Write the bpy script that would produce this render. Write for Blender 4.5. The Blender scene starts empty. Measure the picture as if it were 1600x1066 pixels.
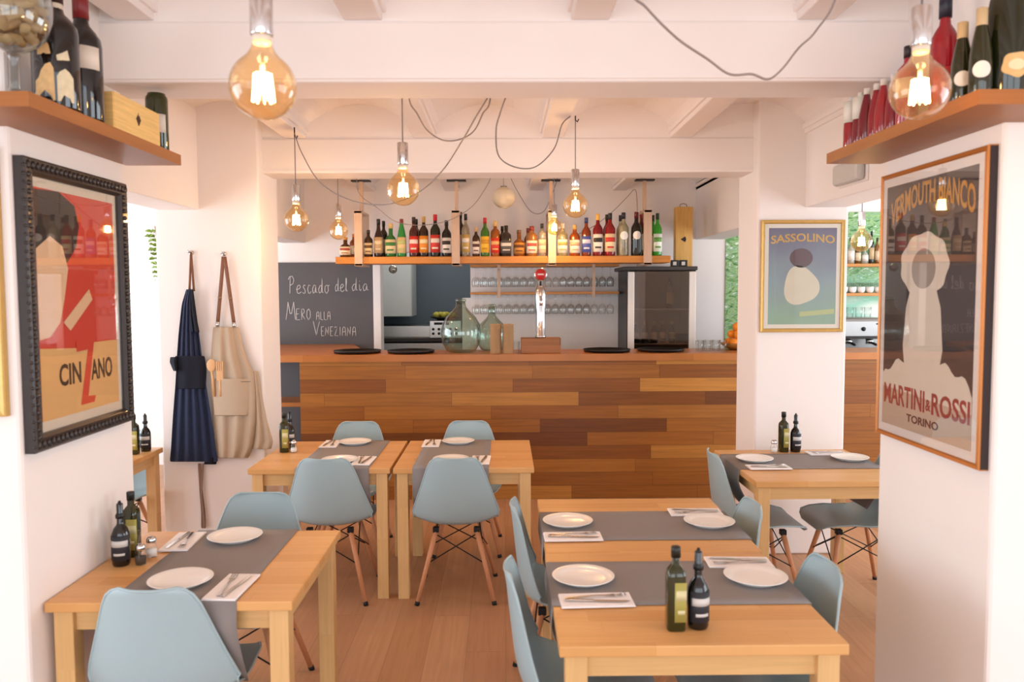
import bpy, bmesh, math, random
from mathutils import Vector, Matrix
PI = math.pi
random.seed(7)
SC = bpy.context.scene
COL = SC.collection

# ---------------------------------------------------------------- camera
FPX, CAM_H, HOR, VPX, ROLL = 1250.0, 1.73, 455.0, 788.0, math.radians(0.25)
_p = math.atan((533 - HOR) / FPX); _y = math.atan((800 - VPX) / FPX)
CW = Vector((math.sin(_y) * math.cos(_p), math.cos(_y) * math.cos(_p), -math.sin(_p)))
_r = Vector((math.cos(_y), -math.sin(_y), 0)); _u = _r.cross(CW)
CR = _r * math.cos(ROLL) - _u * math.sin(ROLL); CU = _u * math.cos(ROLL) + _r * math.sin(ROLL)
CC = Vector((0, 0, CAM_H))
cd = bpy.data.cameras.new('camera'); cam = bpy.data.objects.new('camera', cd); COL.objects.link(cam)
cam.matrix_world = Matrix(((CR.x, CU.x, -CW.x, CC.x), (CR.y, CU.y, -CW.y, CC.y), (CR.z, CU.z, -CW.z, CC.z), (0, 0, 0, 1)))
cd.sensor_fit = 'HORIZONTAL'; cd.sensor_width = 36; cd.lens = 36 * FPX / 1600
cd.clip_start = 0.05
cd.dof.use_dof = True; cd.dof.focus_distance = 5.2; cd.dof.aperture_fstop = 3.2
SC.camera = cam


def ray(px, py): return CR * ((px - 800) / FPX) + CU * ((533 - py) / FPX) + CW
def aty(px, py, y): d = ray(px, py); return CC + d * (y / d.y)          # a pixel's point at a depth
def atz(px, py, z): d = ray(px, py); return CC + d * ((z - CAM_H) / d.z)  # ... on a height
def atx(px, py, x): d = ray(px, py); return CC + d * (x / d.x)


# ---------------------------------------------------------------- world, daylight, exposure
W = bpy.data.worlds.new('daylight'); SC.world = W; W.use_nodes = True
bg = W.node_tree.nodes['Background']
bg.inputs[0].default_value = (0.86, 0.93, 1.0, 1); bg.inputs[1].default_value = 1.6


def area(name, loc, rot, sx, sy, power, col=(1, 1, 1)):
    l = bpy.data.lights.new(name, 'AREA'); l.shape = 'RECTANGLE'; l.size = sx; l.size_y = sy
    l.energy = power; l.color = col
    o = bpy.data.objects.new(name, l); COL.objects.link(o); o.location = loc; o.rotation_euler = rot
    return o


DAY = (0.83, 0.92, 1.0)
area('daylight_front', (0, -3.15, 1.5), (PI / 2, 0, 0), 8.4, 2.3, 320, DAY)       # the glazed shop front, light travels +y
area('daylight_left', (-4.75, 3.8, 1.5), (PI / 2, 0, -PI / 2), 8.2, 2.0, 400, DAY)     # unseen left-wall windows, lengthened to brighten the bar
area('daylight_right', (4.95, 3.8, 1.5), (PI / 2, 0, PI / 2), 8.2, 2.0, 400, DAY)    # unseen right-wall windows, likewise lengthened for more light at the back
vs = SC.view_settings
vs.view_transform = 'Standard'; vs.look = 'None'; vs.gamma = 1; vs.use_curve_mapping = False
SC.display_settings.display_device = 'sRGB'
vs.exposure = -0.60
SC.cycles.max_bounces = 10; SC.cycles.diffuse_bounces = 6; SC.cycles.glossy_bounces = 4
SC.cycles.transmission_bounces = 8; SC.cycles.transparent_max_bounces = 16
SC.cycles.caustics_reflective = False; SC.cycles.caustics_refractive = False
SC.cycles.sample_clamp_indirect = 4.0
SC.cycles.use_denoising = True

# ---------------------------------------------------------------- materials
MATS = {}


def srgb(c):
    if isinstance(c, str):
        c = [int(c[i:i + 2], 16) / 255 for i in (0, 2, 4)]
    return tuple((x / 12.92 if x <= .04045 else ((x + .055) / 1.055) ** 2.4) for x in c) + (1,)


def newmat(name):
    m = bpy.data.materials.new(name); m.use_nodes = True
    nt = m.node_tree; b = nt.nodes['Principled BSDF']
    return m, nt, b


def mat(name, col, rough=.5, metal=0, trans=0, var=.05, vscale=12, bump=0, spec=.5, ior=1.45, emit=None, es=0, sheen=0, coat=0):
    """a plain surface whose colour wavers a little (object-space noise)"""
    if name in MATS: return MATS[name]
    m, nt, b = newmat(name); c = srgb(col)
    b.inputs['Roughness'].default_value = rough; b.inputs['Metallic'].default_value = metal
    b.inputs['Transmission Weight'].default_value = trans; b.inputs['Specular IOR Level'].default_value = spec
    b.inputs['IOR'].default_value = ior; b.inputs['Coat Weight'].default_value = coat
    b.inputs['Base Color'].default_value = c
    if sheen: b.inputs['Sheen Weight'].default_value = sheen
    if emit: b.inputs['Emission Color'].default_value = srgb(emit); b.inputs['Emission Strength'].default_value = es
    if var or bump:
        tc = nt.nodes.new('ShaderNodeTexCoord'); n = nt.nodes.new('ShaderNodeTexNoise')
        n.inputs['Scale'].default_value = vscale; n.inputs['Detail'].default_value = 4
        nt.links.new(tc.outputs['Object'], n.inputs['Vector'])
        if var:
            r = nt.nodes.new('ShaderNodeMix'); r.data_type = 'RGBA'
            r.inputs[6].default_value = tuple(max(0, x * (1 - var)) for x in c[:3]) + (1,)
            r.inputs[7].default_value = tuple(min(1, x * (1 + var)) for x in c[:3]) + (1,)
            nt.links.new(n.outputs[0], r.inputs[0]); nt.links.new(r.outputs[2], b.inputs['Base Color'])
        if bump:
            bp = nt.nodes.new('ShaderNodeBump'); bp.inputs['Strength'].default_value = bump; bp.inputs['Distance'].default_value = .004
            nt.links.new(n.outputs[0], bp.inputs['Height']); nt.links.new(bp.outputs[0], b.inputs['Normal'])
    MATS[name] = m; return m


def planks(name, u, v, length, width, cols, rough=.45, seam=.5, grain=.35, gscale=3, knots=0, seamw=.012, spec=.4, seed=0):
    """boards: u along the grain, v across it; each board has its own tone, grain and cut"""
    if name in MATS: return MATS[name]
    m, nt, b = newmat(name); N = nt.nodes; L = nt.links
    def math_(op, a, c=None):
        n = N.new('ShaderNodeMath'); n.operation = op
        for i, x in enumerate((a, c)):
            if x is None: continue
            if isinstance(x, (int, float)): n.inputs[i].default_value = x
            else: L.new(x, n.inputs[i])
        return n.outputs[0]
    tc = N.new('ShaderNodeTexCoord'); sp = N.new('ShaderNodeSeparateXYZ'); L.new(tc.outputs['Object'], sp.inputs[0])
    U = sp.outputs['XYZ'.index(u)]; V = sp.outputs['XYZ'.index(v)]
    vr = math_('DIVIDE', V, width); row = math_('FLOOR', vr)
    w1 = N.new('ShaderNodeTexWhiteNoise'); w1.noise_dimensions = '1D'; L.new(math_('ADD', row, 3.7 + seed), w1.inputs['W'])
    uu = math_('ADD', math_('DIVIDE', U, length), math_('MULTIPLY', w1.outputs[0], 7.3)); colm = math_('FLOOR', uu)
    cb = N.new('ShaderNodeCombineXYZ'); L.new(row, cb.inputs[0]); L.new(colm, cb.inputs[1]); cb.inputs[2].default_value = seed
    w2 = N.new('ShaderNodeTexWhiteNoise'); w2.noise_dimensions = '3D'; L.new(cb.outputs[0], w2.inputs['Vector'])
    rp = N.new('ShaderNodeValToRGB'); L.new(w2.outputs[0], rp.inputs[0])
    el = rp.color_ramp.elements
    while len(el) < len(cols): el.new(.5)
    for i, c in enumerate(cols): el[i].position = i / max(1, len(cols) - 1); el[i].color = srgb(c)
    gv = N.new('ShaderNodeCombineXYZ')
    L.new(math_('MULTIPLY', U, gscale), gv.inputs[0]); L.new(math_('MULTIPLY', V, gscale * 22), gv.inputs[1])
    L.new(math_('MULTIPLY', w2.outputs[0], 31.), gv.inputs[2])
    gn = N.new('ShaderNodeTexNoise'); gn.inputs['Scale'].default_value = 1; gn.inputs['Detail'].default_value = 5; gn.inputs['Distortion'].default_value = .6
    L.new(gv.outputs[0], gn.inputs['Vector'])
    g = math_('ADD', math_('MULTIPLY', math_('SUBTRACT', gn.outputs[0], .5), grain * 2), 1.0)
    if knots:
        kn = N.new('ShaderNodeTexVoronoi'); kn.inputs['Scale'].default_value = knots
        kv = N.new('ShaderNodeCombineXYZ'); L.new(U, kv.inputs[0]); L.new(math_('MULTIPLY', V, 1.6), kv.inputs[1]); L.new(kv.outputs[0], kn.inputs['Vector'])
        k = math_('MINIMUM', math_('ADD', math_('MULTIPLY', kn.outputs['Distance'], 9.), .45), 1.0)
        g = math_('MULTIPLY', g, k)
    fr = math_('FRACT', vr); fu = math_('FRACT', uu)
    e1 = math_('MINIMUM', fr, math_('SUBTRACT', 1., fr)); e2 = math_('MINIMUM', fu, math_('SUBTRACT', 1., fu))
    s1 = math_('GREATER_THAN', math_('MULTIPLY', e1, width), seamw * .1); s2 = math_('GREATER_THAN', math_('MULTIPLY', e2, length), seamw * .1)
    s = math_('ADD', math_('MULTIPLY', math_('MULTIPLY', s1, s2), seam), 1 - seam)
    g = math_('MULTIPLY', g, s)
    mx = N.new('ShaderNodeVectorMath'); mx.operation = 'SCALE'; L.new(rp.outputs[0], mx.inputs[0]); L.new(g, mx.inputs['Scale'])
    L.new(mx.outputs[0], b.inputs['Base Color'])
    b.inputs['Roughness'].default_value = rough; b.inputs['Specular IOR Level'].default_value = spec
    MATS[name] = m; return m


def glassy(name, tint, gloss=.35, rough=.03, base=.06, ecol=None, es=0):
    """thin glass: mostly see-through with a tint, mirror-like at grazing angles"""
    if name in MATS: return MATS[name]
    m, nt, b = newmat(name); N = nt.nodes; L = nt.links; N.remove(b)
    t = N.new('ShaderNodeBsdfTransparent'); t.inputs[0].default_value = srgb(tint)
    g = N.new('ShaderNodeBsdfGlossy'); g.inputs['Roughness'].default_value = rough
    lw = N.new('ShaderNodeLayerWeight'); lw.inputs[0].default_value = gloss
    a = N.new('ShaderNodeMath'); a.operation = 'ADD'; a.use_clamp = True; a.inputs[1].default_value = base; L.new(lw.outputs['Facing'], a.inputs[0])
    pw = N.new('ShaderNodeMath'); pw.operation = 'POWER'; pw.inputs[1].default_value = 2.2; L.new(lw.outputs['Facing'], pw.inputs[0]); L.new(pw.outputs[0], a.inputs[0])
    mx = N.new('ShaderNodeMixShader'); L.new(a.outputs[0], mx.inputs[0]); L.new(t.outputs[0], mx.inputs[1]); L.new(g.outputs[0], mx.inputs[2])
    out = mx.outputs[0]
    if es:          # the lit bulb's own glow in its coloured glass
        em = N.new('ShaderNodeEmission'); em.inputs[0].default_value = ecol + (1,); em.inputs[1].default_value = es
        sm = N.new('ShaderNodeAddShader'); L.new(out, sm.inputs[0]); L.new(em.outputs[0], sm.inputs[1]); out = sm.outputs[0]
    L.new(out, N['Material Output'].inputs[0])
    MATS[name] = m; return m


def glow(name, col, s):
    if name in MATS: return MATS[name]
    m, nt, b = newmat(name); b.inputs['Base Color'].default_value = srgb(col)
    b.inputs['Emission Color'].default_value = srgb(col); b.inputs['Emission Strength'].default_value = s
    MATS[name] = m; return m


WALL = mat('white_plaster', 'f1ebe8', .75, var=.015, vscale=3, bump=.08, spec=.25)
CEIL = mat('white_ceiling_paint', 'f0e9e6', .7, var=.015, vscale=3, bump=.05, spec=.25)
FLOOR = planks('oak_laminate', 'Y', 'X', 1.28, .19, ['a97a57', 'b68864', 'b08160', 'be916c'], .4, .3, .22, 2.2, knots=3.2, seamw=.014, spec=.5)
CLAD = planks('iroko_cladding', 'X', 'Z', 1.05, .112, ['6a3b14', '935a20', '804a18', 'a16726', '88511b', 'b98038'], .42, .5, .42, 2.2, seamw=.016)
COUNTER = planks('iroko_worktop', 'X', 'Y', 1.6, .3, ['a9682f', 'b4733a'], .35, .2, .3, 2.2)
SHELFW = planks('oiled_oak', 'Y', 'Z', 2.5, .5, ['9c602b', 'a66831'], .4, .1, .3, 3)
SHELFX = planks('oiled_oak_bar', 'X', 'Z', 2.5, .5, ['b8762f', 'c28038'], .4, .1, .3, 3)
PINE_T = planks('birch_table_top', 'X', 'Y', .9, .075, ['d39f64', 'dcab70', 'd8a468', 'cf995c'], .36, .12, .14, 3, seamw=.01)
PINE_L = planks('birch_leg', 'Z', 'X', 2, .2, ['d9b27c', 'd3aa72'], .42, 0, .16, 4)
PINE_A = planks('birch_apron', 'X', 'Z', 2, .2, ['d9b27c', 'd5ad75'], .42, 0, .16, 4, knots=3)
SHELL = mat('pale_blue_plastic', '9fb6bd', .40, var=.015, vscale=2)
DOWEL = planks('beech_dowel', 'Z', 'X', 2, .2, ['cc9068', 'c4875f'], .45, 0, .15, 5)
BLACKM = mat('black_metal', '17171a', .45, .3)
RUBBER = mat('black_rubber', '121212', .7)
CHROME = mat('chrome', 'd8d8da', .14, 1, var=.02)
STEEL = mat('brushed_steel', 'c4c4c2', .3, 1, var=.05, vscale=30)
CLOTH = mat('taupe_runner', '8d8785', .9, var=.05, vscale=300, spec=.15)
PORC = mat('white_porcelain', 'f1efec', .18, var=.01, spec=.55)
NAPK = mat('white_paper_napkin', 'f2eff0', .85, var=.02, vscale=60, bump=.1, spec=.2)
CORDM = mat('grey_textile_cord', '8d8280', .8)
WHITEP = mat('white_gloss_paint', 'ece6e3', .4, var=.01)
CLEAR = glassy('clear_glass', 'fdfefe', .3, .03, .03)
SLATE = mat('chalkboard_paint', '5a585b', .55, var=.10, vscale=2.5, spec=.3)
CHALK = mat('white_chalk', 'cfcac8', .95, var=.18, vscale=90)
BLUEGREY = mat('blue_grey_paint', '5e6a74', .6, var=.03, vscale=2)
BLACKPL = mat('black_plastic', '141416', .35, var=.1)


# ---------------------------------------------------------------- mesh helpers
class MB:
    """collects shapes; build() links them as ONE mesh object"""
    def __init__(s): s.v = []; s.f = []; s.mi = []; s.sm = []
    def add(s, v, f, mi=0, smooth=False, M=None):
        o = len(s.v)
        s.v += [tuple(M @ Vector(p)) if M else tuple(p) for p in v]
        s.f += [tuple(i + o for i in q) for q in f]; s.mi += [mi] * len(f); s.sm += [smooth] * len(f)
        return s
    def box(s, a, b, bev=0, mi=0, M=None):
        x0, y0, z0 = a; x1, y1, z1 = b
        if not bev:
            v = [(x, y, z) for x in (x0, x1) for y in (y0, y1) for z in (z0, z1)]
            return s.add(v, [(0, 1, 3, 2), (4, 6, 7, 5), (0, 4, 5, 1), (2, 3, 7, 6), (0, 2, 6, 4), (1, 5, 7, 3)], mi, M=M)
        bm = bmesh.new(); bmesh.ops.create_cube(bm, size=1)
        for q in bm.verts: q.co = Vector(((x0 + x1) / 2 + q.co.x * (x1 - x0), (y0 + y1) / 2 + q.co.y * (y1 - y0), (z0 + z1) / 2 + q.co.z * (z1 - z0)))
        bmesh.ops.bevel(bm, geom=bm.edges[:], offset=bev, segments=2, profile=.5, affect='EDGES')
        bm.verts.index_update()
        s.add([q.co[:] for q in bm.verts], [[q.index for q in f.verts] for f in bm.faces], mi, M=M); bm.free(); return s
    def lathe(s, prof, n=28, c=(0, 0, 0), sq=0, mi=0, M=None, smooth=True, a0=0, a1=2 * PI):
        full = abs(a1 - a0 - 2 * PI) < 1e-6; k = n if full else n + 1; v = []; f = []
        for r, z in prof:
            for i in range(k):
                a = a0 + (a1 - a0) * i / n; ca, sa = math.cos(a), math.sin(a); q = 1
                if sq: q = 1 / (abs(ca) ** sq + abs(sa) ** sq) ** (1 / sq)
                v.append((c[0] + r * q * ca, c[1] + r * q * sa, c[2] + z))
        for j in range(len(prof) - 1):
            for i in range(n):
                p = i; q = (i + 1) % k
                f.append((j * k + p, j * k + q, (j + 1) * k + q, (j + 1) * k + p))
        return s.add(v, f, mi, smooth, M)
    def tube(s, pts, r, n=8, mi=0, caps=True, r1=None):
        pts = [Vector(p) for p in pts]; v = []; f = []; m = len(pts); up = None
        for j, p in enumerate(pts):
            t = (pts[min(j + 1, m - 1)] - pts[max(j - 1, 0)]).normalized()
            if up is None: up = Vector((0, 0, 1)) if abs(t.z) < .9 else Vector((1, 0, 0))
            x = t.cross(up).normalized(); y = x.cross(t).normalized(); up = y
            rr = r if r1 is None else r + (r1 - r) * j / (m - 1)
            v += [tuple(p + x * rr * math.cos(2 * PI * i / n) + y * rr * math.sin(2 * PI * i / n)) for i in range(n)]
        for j in range(m - 1):
            for i in range(n): f.append((j * n + i, j * n + (i + 1) % n, (j + 1) * n + (i + 1) % n, (j + 1) * n + i))
        if caps: f += [tuple(range(n))[::-1], tuple((m - 1) * n + i for i in range(n))]
        return s.add(v, f, mi, True)
    def sphere(s, c, r, n=16, m=10, mi=0, sc=(1, 1, 1), M=None):
        pr = [(r * math.sin(PI * j / m), -r * math.cos(PI * j / m)) for j in range(m + 1)]
        v = []; f = []
        for q, z in pr:
            v += [(c[0] + q * math.cos(2 * PI * i / n) * sc[0], c[1] + q * math.sin(2 * PI * i / n) * sc[1], c[2] + z * sc[2]) for i in range(n)]
        for j in range(m):
            for i in range(n): f.append((j * n + i, j * n + (i + 1) % n, (j + 1) * n + (i + 1) % n, (j + 1) * n + i))
        return s.add(v, f, mi, True, M)
    def prism(s, poly, z0, z1, mi=0, M=None):
        n = len(poly); v = [(x, y, z0) for x, y in poly] + [(x, y, z1) for x, y in poly]
        f = [tuple(range(n))[::-1], tuple(range(n, 2 * n))] + [(i, (i + 1) % n, n + (i + 1) % n, n + i) for i in range(n)]
        return s.add(v, f, mi, M=M)
    def grid(s, rows, mi=0, smooth=True):
        n = len(rows[0]); v = [tuple(p) for r in rows for p in r]
        f = [(j * n + i, j * n + i + 1, (j + 1) * n + i + 1, (j + 1) * n + i) for j in range(len(rows) - 1) for i in range(n - 1)]
        return s.add(v, f, mi, smooth)
    def build(s, name, mats, parent=None, loc=None, rz=0):
        me = bpy.data.meshes.new(name); me.from_pydata(s.v, [], s.f)
        if not isinstance(mats, (list, tuple)): mats = [mats]
        for m in mats: me.materials.append(m)
        for p, mi, sm in zip(me.polygons, s.mi, s.sm): p.material_index = mi; p.use_smooth = sm
        bm = bmesh.new(); bm.from_mesh(me); bmesh.ops.recalc_face_normals(bm, faces=bm.faces[:]); bm.to_mesh(me); bm.free()
        me.update()
        o = bpy.data.objects.new(name, me); COL.objects.link(o)
        if parent: o.parent = parent
        if loc: o.location = loc
        if rz: o.rotation_euler.z = rz
        return o


def tag(o, label, cat, group=None, kind=None):
    o['label'] = label; o['category'] = cat
    if group: o['group'] = group
    if kind: o['kind'] = kind
    return o


def thing(name, label, cat, loc=(0, 0, 0), rz=0, group=None):
    o = bpy.data.objects.new(name, None); COL.objects.link(o); o.empty_display_size = .1
    o.location = loc; o.rotation_euler.z = rz
    return tag(o, label, cat, group)


def struct(name, mb, m):
    o = mb.build(name, m); o['kind'] = 'structure'; return o


def copy_tree(o, parent=None):
    c = o.copy(); COL.objects.link(c)
    if parent: c.parent = parent
    for ch in list(o.children): copy_tree(ch, c)
    return c


def put(o, loc, rz=0, label=None, group=None):
    o.location = loc; o.rotation_euler.z = rz
    if label: o['label'] = label
    if group: o['group'] = group
    return o


def solid(o, t, off=0):
    m = o.modifiers.new('thickness', 'SOLIDIFY'); m.thickness = t; m.offset = off; return o


def text_geo(body, size, w=None, h=None, warp=None, bold=.022):
    """letters as flat geometry in x-z, centred on x, baseline z = 0"""
    cu = bpy.data.curves.new('t', 'FONT'); cu.body = body; cu.size = size; cu.offset = bold; cu.resolution_u = 3
    o = bpy.data.objects.new('t', cu); COL.objects.link(o); bpy.context.view_layer.update()
    me = o.evaluated_get(bpy.context.evaluated_depsgraph_get()).to_mesh()
    v = [p.co.copy() for p in me.vertices]; f = [tuple(p.vertices) for p in me.polygons]
    bpy.data.objects.remove(o); bpy.data.curves.remove(cu)
    x0 = min(p.x for p in v); x1 = max(p.x for p in v); y1 = max(p.y for p in v); y0 = min(p.y for p in v)
    sx = (w / (x1 - x0)) if w else 1; sy = (h / (y1 - y0)) if h else 1
    out = []
    for p in v:
        x = (p.x - (x0 + x1) / 2) * sx; z = (p.y - y0) * sy
        if warp: x, z = warp(x, z)
        out.append((x, 0, z))
    return out, f


def text(body, w, h, m, parent, loc, warp=None, rz=0, name='lettering', thick=.0006):
    v, f = text_geo(body, 1, w, h, warp); mb = MB(); mb.add(v, f)
    o = mb.build(name, m, parent, loc, rz); solid(o, thick); return o


def ordinal(i):
    a = 'first second third fourth fifth sixth seventh eighth ninth tenth eleventh twelfth thirteenth fourteenth fifteenth sixteenth seventeenth eighteenth nineteenth twentieth'.split()
    if i < 20: return a[i]
    t = {2: 'twenty', 3: 'thirty'}[(i + 1) // 10]
    return t + ('-' + a[(i + 1) % 10 - 1] if (i + 1) % 10 else '') if (i + 1) % 10 else {20: 'twentieth', 30: 'thirtieth'}[i + 1]

# ---------------------------------------------------------------- the setting
X0, X1, Y0, YB, ZC = -4.6, 4.8, -3.0, 8.0, 2.72       # room; ZC = underside of the ceiling joists
struct('floor', MB().box((X0, Y0, -.1), (X1, YB, 0)), FLOOR)
JX = [-.51 + .83 * i for i in range(-5, 7)]
ce = MB()
for a, b in zip([X0 - .2] + JX, JX + [X1 + .2]):           # shallow vaults sprung between the joists
    l, r = a + .045, b - .045; pr = []
    for i in range(15):
        t = i / 14; pr.append((l + (r - l) * t, ZC + .045 + .17 * math.sin(PI * t) ** .75))
    for (xa, za), (xb, zb) in zip(pr, pr[1:]):
        ce.add([(xa, Y0, za), (xb, Y0, zb), (xb, YB, zb), (xa, YB, za)], [(0, 1, 2, 3)], smooth=True)
ce.box((X0 - .2, Y0, ZC + .26), (X1 + .2, YB, ZC + .4))
struct('ceiling', ce, CEIL)
for x in JX:
    struct('ceiling_joist', MB().box((x - .07, Y0, ZC), (x + .07, YB, ZC + .09), .006).box((x - .085, Y0, ZC + .028), (x + .085, YB, ZC + .06), .006), CEIL)
PL0, PL1, PLY0, PLY1 = -2.25, -1.47, 2.42, 3.15
PR0, PR1, PRY0, PRY1 = 1.49, 2.27, 2.40, 3.14
QL0, QL1, QLY0, QLY1 = -2.22, -1.555, 5.15, 5.56
QR0, QR1, QRY0, QRY1 = 1.62, 2.205, 5.13, 5.55
for n, b in (('pillar_near_left', (PL0, PLY0, PL1, PLY1)), ('pillar_near_right', (PR0, PRY0, PR1, PRY1)),
             ('pillar_far_left', (QL0, QLY0, QL1, QLY1)), ('pillar_far_right', (QR0, QRY0, QR1, QRY1))):
    struct(n, MB().box((b[0], b[1], 0), (b[2], b[3], ZC + .26), .012), WALL)
ZB = 2.495
for n, y0, y1, a, b in (('beam_near', 2.985, 3.24, PL1, PR0), ('beam_far', 5.23, 5.50, QL1, QR0)):
    m = MB().box((a - .02, y0, ZB), (b + .02, y1, ZC - .004), .01).box((a - .02, y0 - .006, ZB + .012), (b + .02, y0 + .02, ZB + .022)).box((a - .02, y0 + .012, ZC - .01), (b + .02, y1 - .012, ZC + .26))
    struct(n, m, CEIL)
LZ = 2.255
struct('lintel_left', MB().box((-2.2, PLY1 - .02, LZ), (-1.94, QLY0 + .02, ZC + .26), .006), WALL)
struct('lintel_left_rear', MB().box((-2.2, QLY1 - .02, LZ - .04), (-1.97, YB, ZC + .26), .006), WALL)
struct('lintel_right', MB().box((1.925, PRY1 - .02, LZ), (2.19, QRY0 + .02, ZC + .26), .006), WALL)
struct('lintel_right_rear', MB().box((1.91, QRY1 - .02, LZ - .02), (2.19, YB, ZC + .26), .006), WALL)
for n, a, b in (('lintel_left_side', X0, PL0 + .02), ('lintel_right_side', PR1 - .02, X1)):
    struct(n, MB().box((a, 2.985, ZB), (b, 3.24, ZC + .26), .006), WALL)
KX0, KX1, KZ = -1.225, -.335, 2.12                     # the opening to the kitchen
bw = MB()
bw.box((X0, YB, 0), (-1.30, YB + .14, ZC + .4)).box((KX1, YB, 0), (X1, YB + .14, ZC + .4))
bw.box((-1.30, YB, KZ), (KX1, YB + .14, ZC + .4)).box((-1.30, YB, 0), (KX1, YB + .14, .9))
struct('wall_back', bw, WALL)
struct('trim_1', MB().box((-1.30, YB - .035, .9), (KX0, YB + .15, KZ), .006), WHITEP)
def side_wall(n, x, out, wins):
    m = MB(); a, b = (x, x + out) if out > 0 else (x + out, x); y = Y0
    for w0, w1 in wins:
        m.box((a, y, 0), (b, w0, ZC + .4)); m.box((a, w0, 0), (b, w1, .45)); m.box((a, w0, 2.4), (b, w1, ZC + .4)); y = w1
    m.box((a, y, 0), (b, YB + .14, ZC + .4)); struct(n, m, WALL)
side_wall('wall_left', X0, -.12, [(-.2, 3.0), (3.5, 7.8)])  # far openings of both side walls stretched to let daylight reach the bar
side_wall('wall_right', X1, .12, [(-.2, 3.0), (3.5, 7.8)])
wf = MB(); wf.box((X0, Y0 - .1, 0), (X1, Y0, .3)).box((X0, Y0 - .1, 2.55), (X1, Y0, ZC + .4))
for x in (X0, -1.55, 1.25, X1 - .3): wf.box((x, Y0 - .1, .3), (x + .3, Y0, 2.55))
struct('wall_front', wf, WALL)
k = 0
for x in (X0 - .06, X1 + .06):
    for y0, y1 in ((-.2, 3.0), (3.5, 7.8)):  # unseen frames; the far pair is extended to light the back wall
        k += 1; m = MB()
        for z in (.45, 2.35): m.box((x - .03, y0, z), (x + .03, y1, z + .05))
        for y in (y0, (y0 + y1) / 2 - .025, y1 - .05): m.box((x - .03, y, .45), (x + .03, y + .05, 2.4))
        struct('window_%d' % k, m, WHITEP)
# mural of leaves on the back wall behind the coffee end of the bar
m, nt, b = newmat('leaf_mural'); N = nt.nodes; L = nt.links
tc = N.new('ShaderNodeTexCoord'); n1 = N.new('ShaderNodeTexNoise'); n1.inputs['Scale'].default_value = 7; n1.inputs['Detail'].default_value = 6; n1.inputs['Distortion'].default_value = 2.2
mp = N.new('ShaderNodeMapping'); mp.inputs['Rotation'].default_value = (0, .7, 0); mp.inputs['Scale'].default_value = (1, 1, 2.2)
L.new(tc.outputs['Object'], mp.inputs[0]); L.new(mp.outputs[0], n1.inputs['Vector'])
rp = N.new('ShaderNodeValToRGB'); L.new(n1.outputs[0], rp.inputs[0]); el = rp.color_ramp.elements
for i, (p, c) in enumerate(((.3, '2f6b48'), (.42, '6a9d58'), (.5, 'a3c486'), (.58, '5f9a76'), (.66, 'dbe8d0'))):
    if i > 1: el.new(p)
    el[i].position = p; el[i].color = srgb(c)
sp = N.new('ShaderNodeSeparateXYZ'); L.new(tc.outputs['Object'], sp.inputs[0])
n2 = N.new('ShaderNodeTexVoronoi'); n2.inputs['Scale'].default_value = 2.2; L.new(mp.outputs[0], n2.inputs['Vector'])
r2 = N.new('ShaderNodeValToRGB'); L.new(n2.outputs['Distance'], r2.inputs[0])
for i, (p, c) in enumerate(((.25, 'e6efe4'), (.5, '9fdcc4'))): r2.color_ramp.elements[i].position = p; r2.color_ramp.elements[i].color = srgb(c)
mr = N.new('ShaderNodeMapRange'); mr.inputs[1].default_value = 1.5; mr.inputs[2].default_value = 1.95; L.new(sp.outputs[2], mr.inputs[0])
xr = N.new('ShaderNodeMath'); xr.operation = 'LESS_THAN'; xr.inputs[1].default_value = 2.9; L.new(sp.outputs[0], xr.inputs[0])
ad = N.new('ShaderNodeMath'); ad.operation = 'MAXIMUM'; L.new(mr.outputs[0], ad.inputs[0]); L.new(xr.outputs[0], ad.inputs[1])
mx = N.new('ShaderNodeMix'); mx.data_type = 'RGBA'; L.new(ad.outputs[0], mx.inputs[0]); L.new(r2.outputs[0], mx.inputs[6]); L.new(rp.outputs[0], mx.inputs[7])
L.new(mx.outputs[2], b.inputs['Base Color']); b.inputs['Roughness'].default_value = .6
mu = MB().box((2.21, YB - .012, .9), (X1 - .02, YB - .002, 2.5)).build('wall_mural', m)
tag(mu, 'green leafy wall mural behind the espresso machine', 'mural')
# the kitchen beyond the opening
struct('wall_kitchen', MB().box((-2.6, 10.0, 0), (.9, 10.1, 2.9)).box((-2.7, YB + .14, 0), (-2.6, 10.1, 2.9)).box((.9, YB + .14, 0), (1.0, 10.1, 2.9)), BLUEGREY)
struct('floor_kitchen', MB().box((-2.7, YB, -.1), (1, 10.1, 0)), mat('grey_tile', '8a8886', .4))
struct('ceiling_kitchen', MB().box((-2.7, YB + .14, 2.9), (1, 10.1, 3.0)), WALL)
area('kitchen_ceiling_lamp', (-.8, 9.0, 2.88), (0, 0, 0), 1.4, .5, 28, (1, .96, .9))

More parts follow.
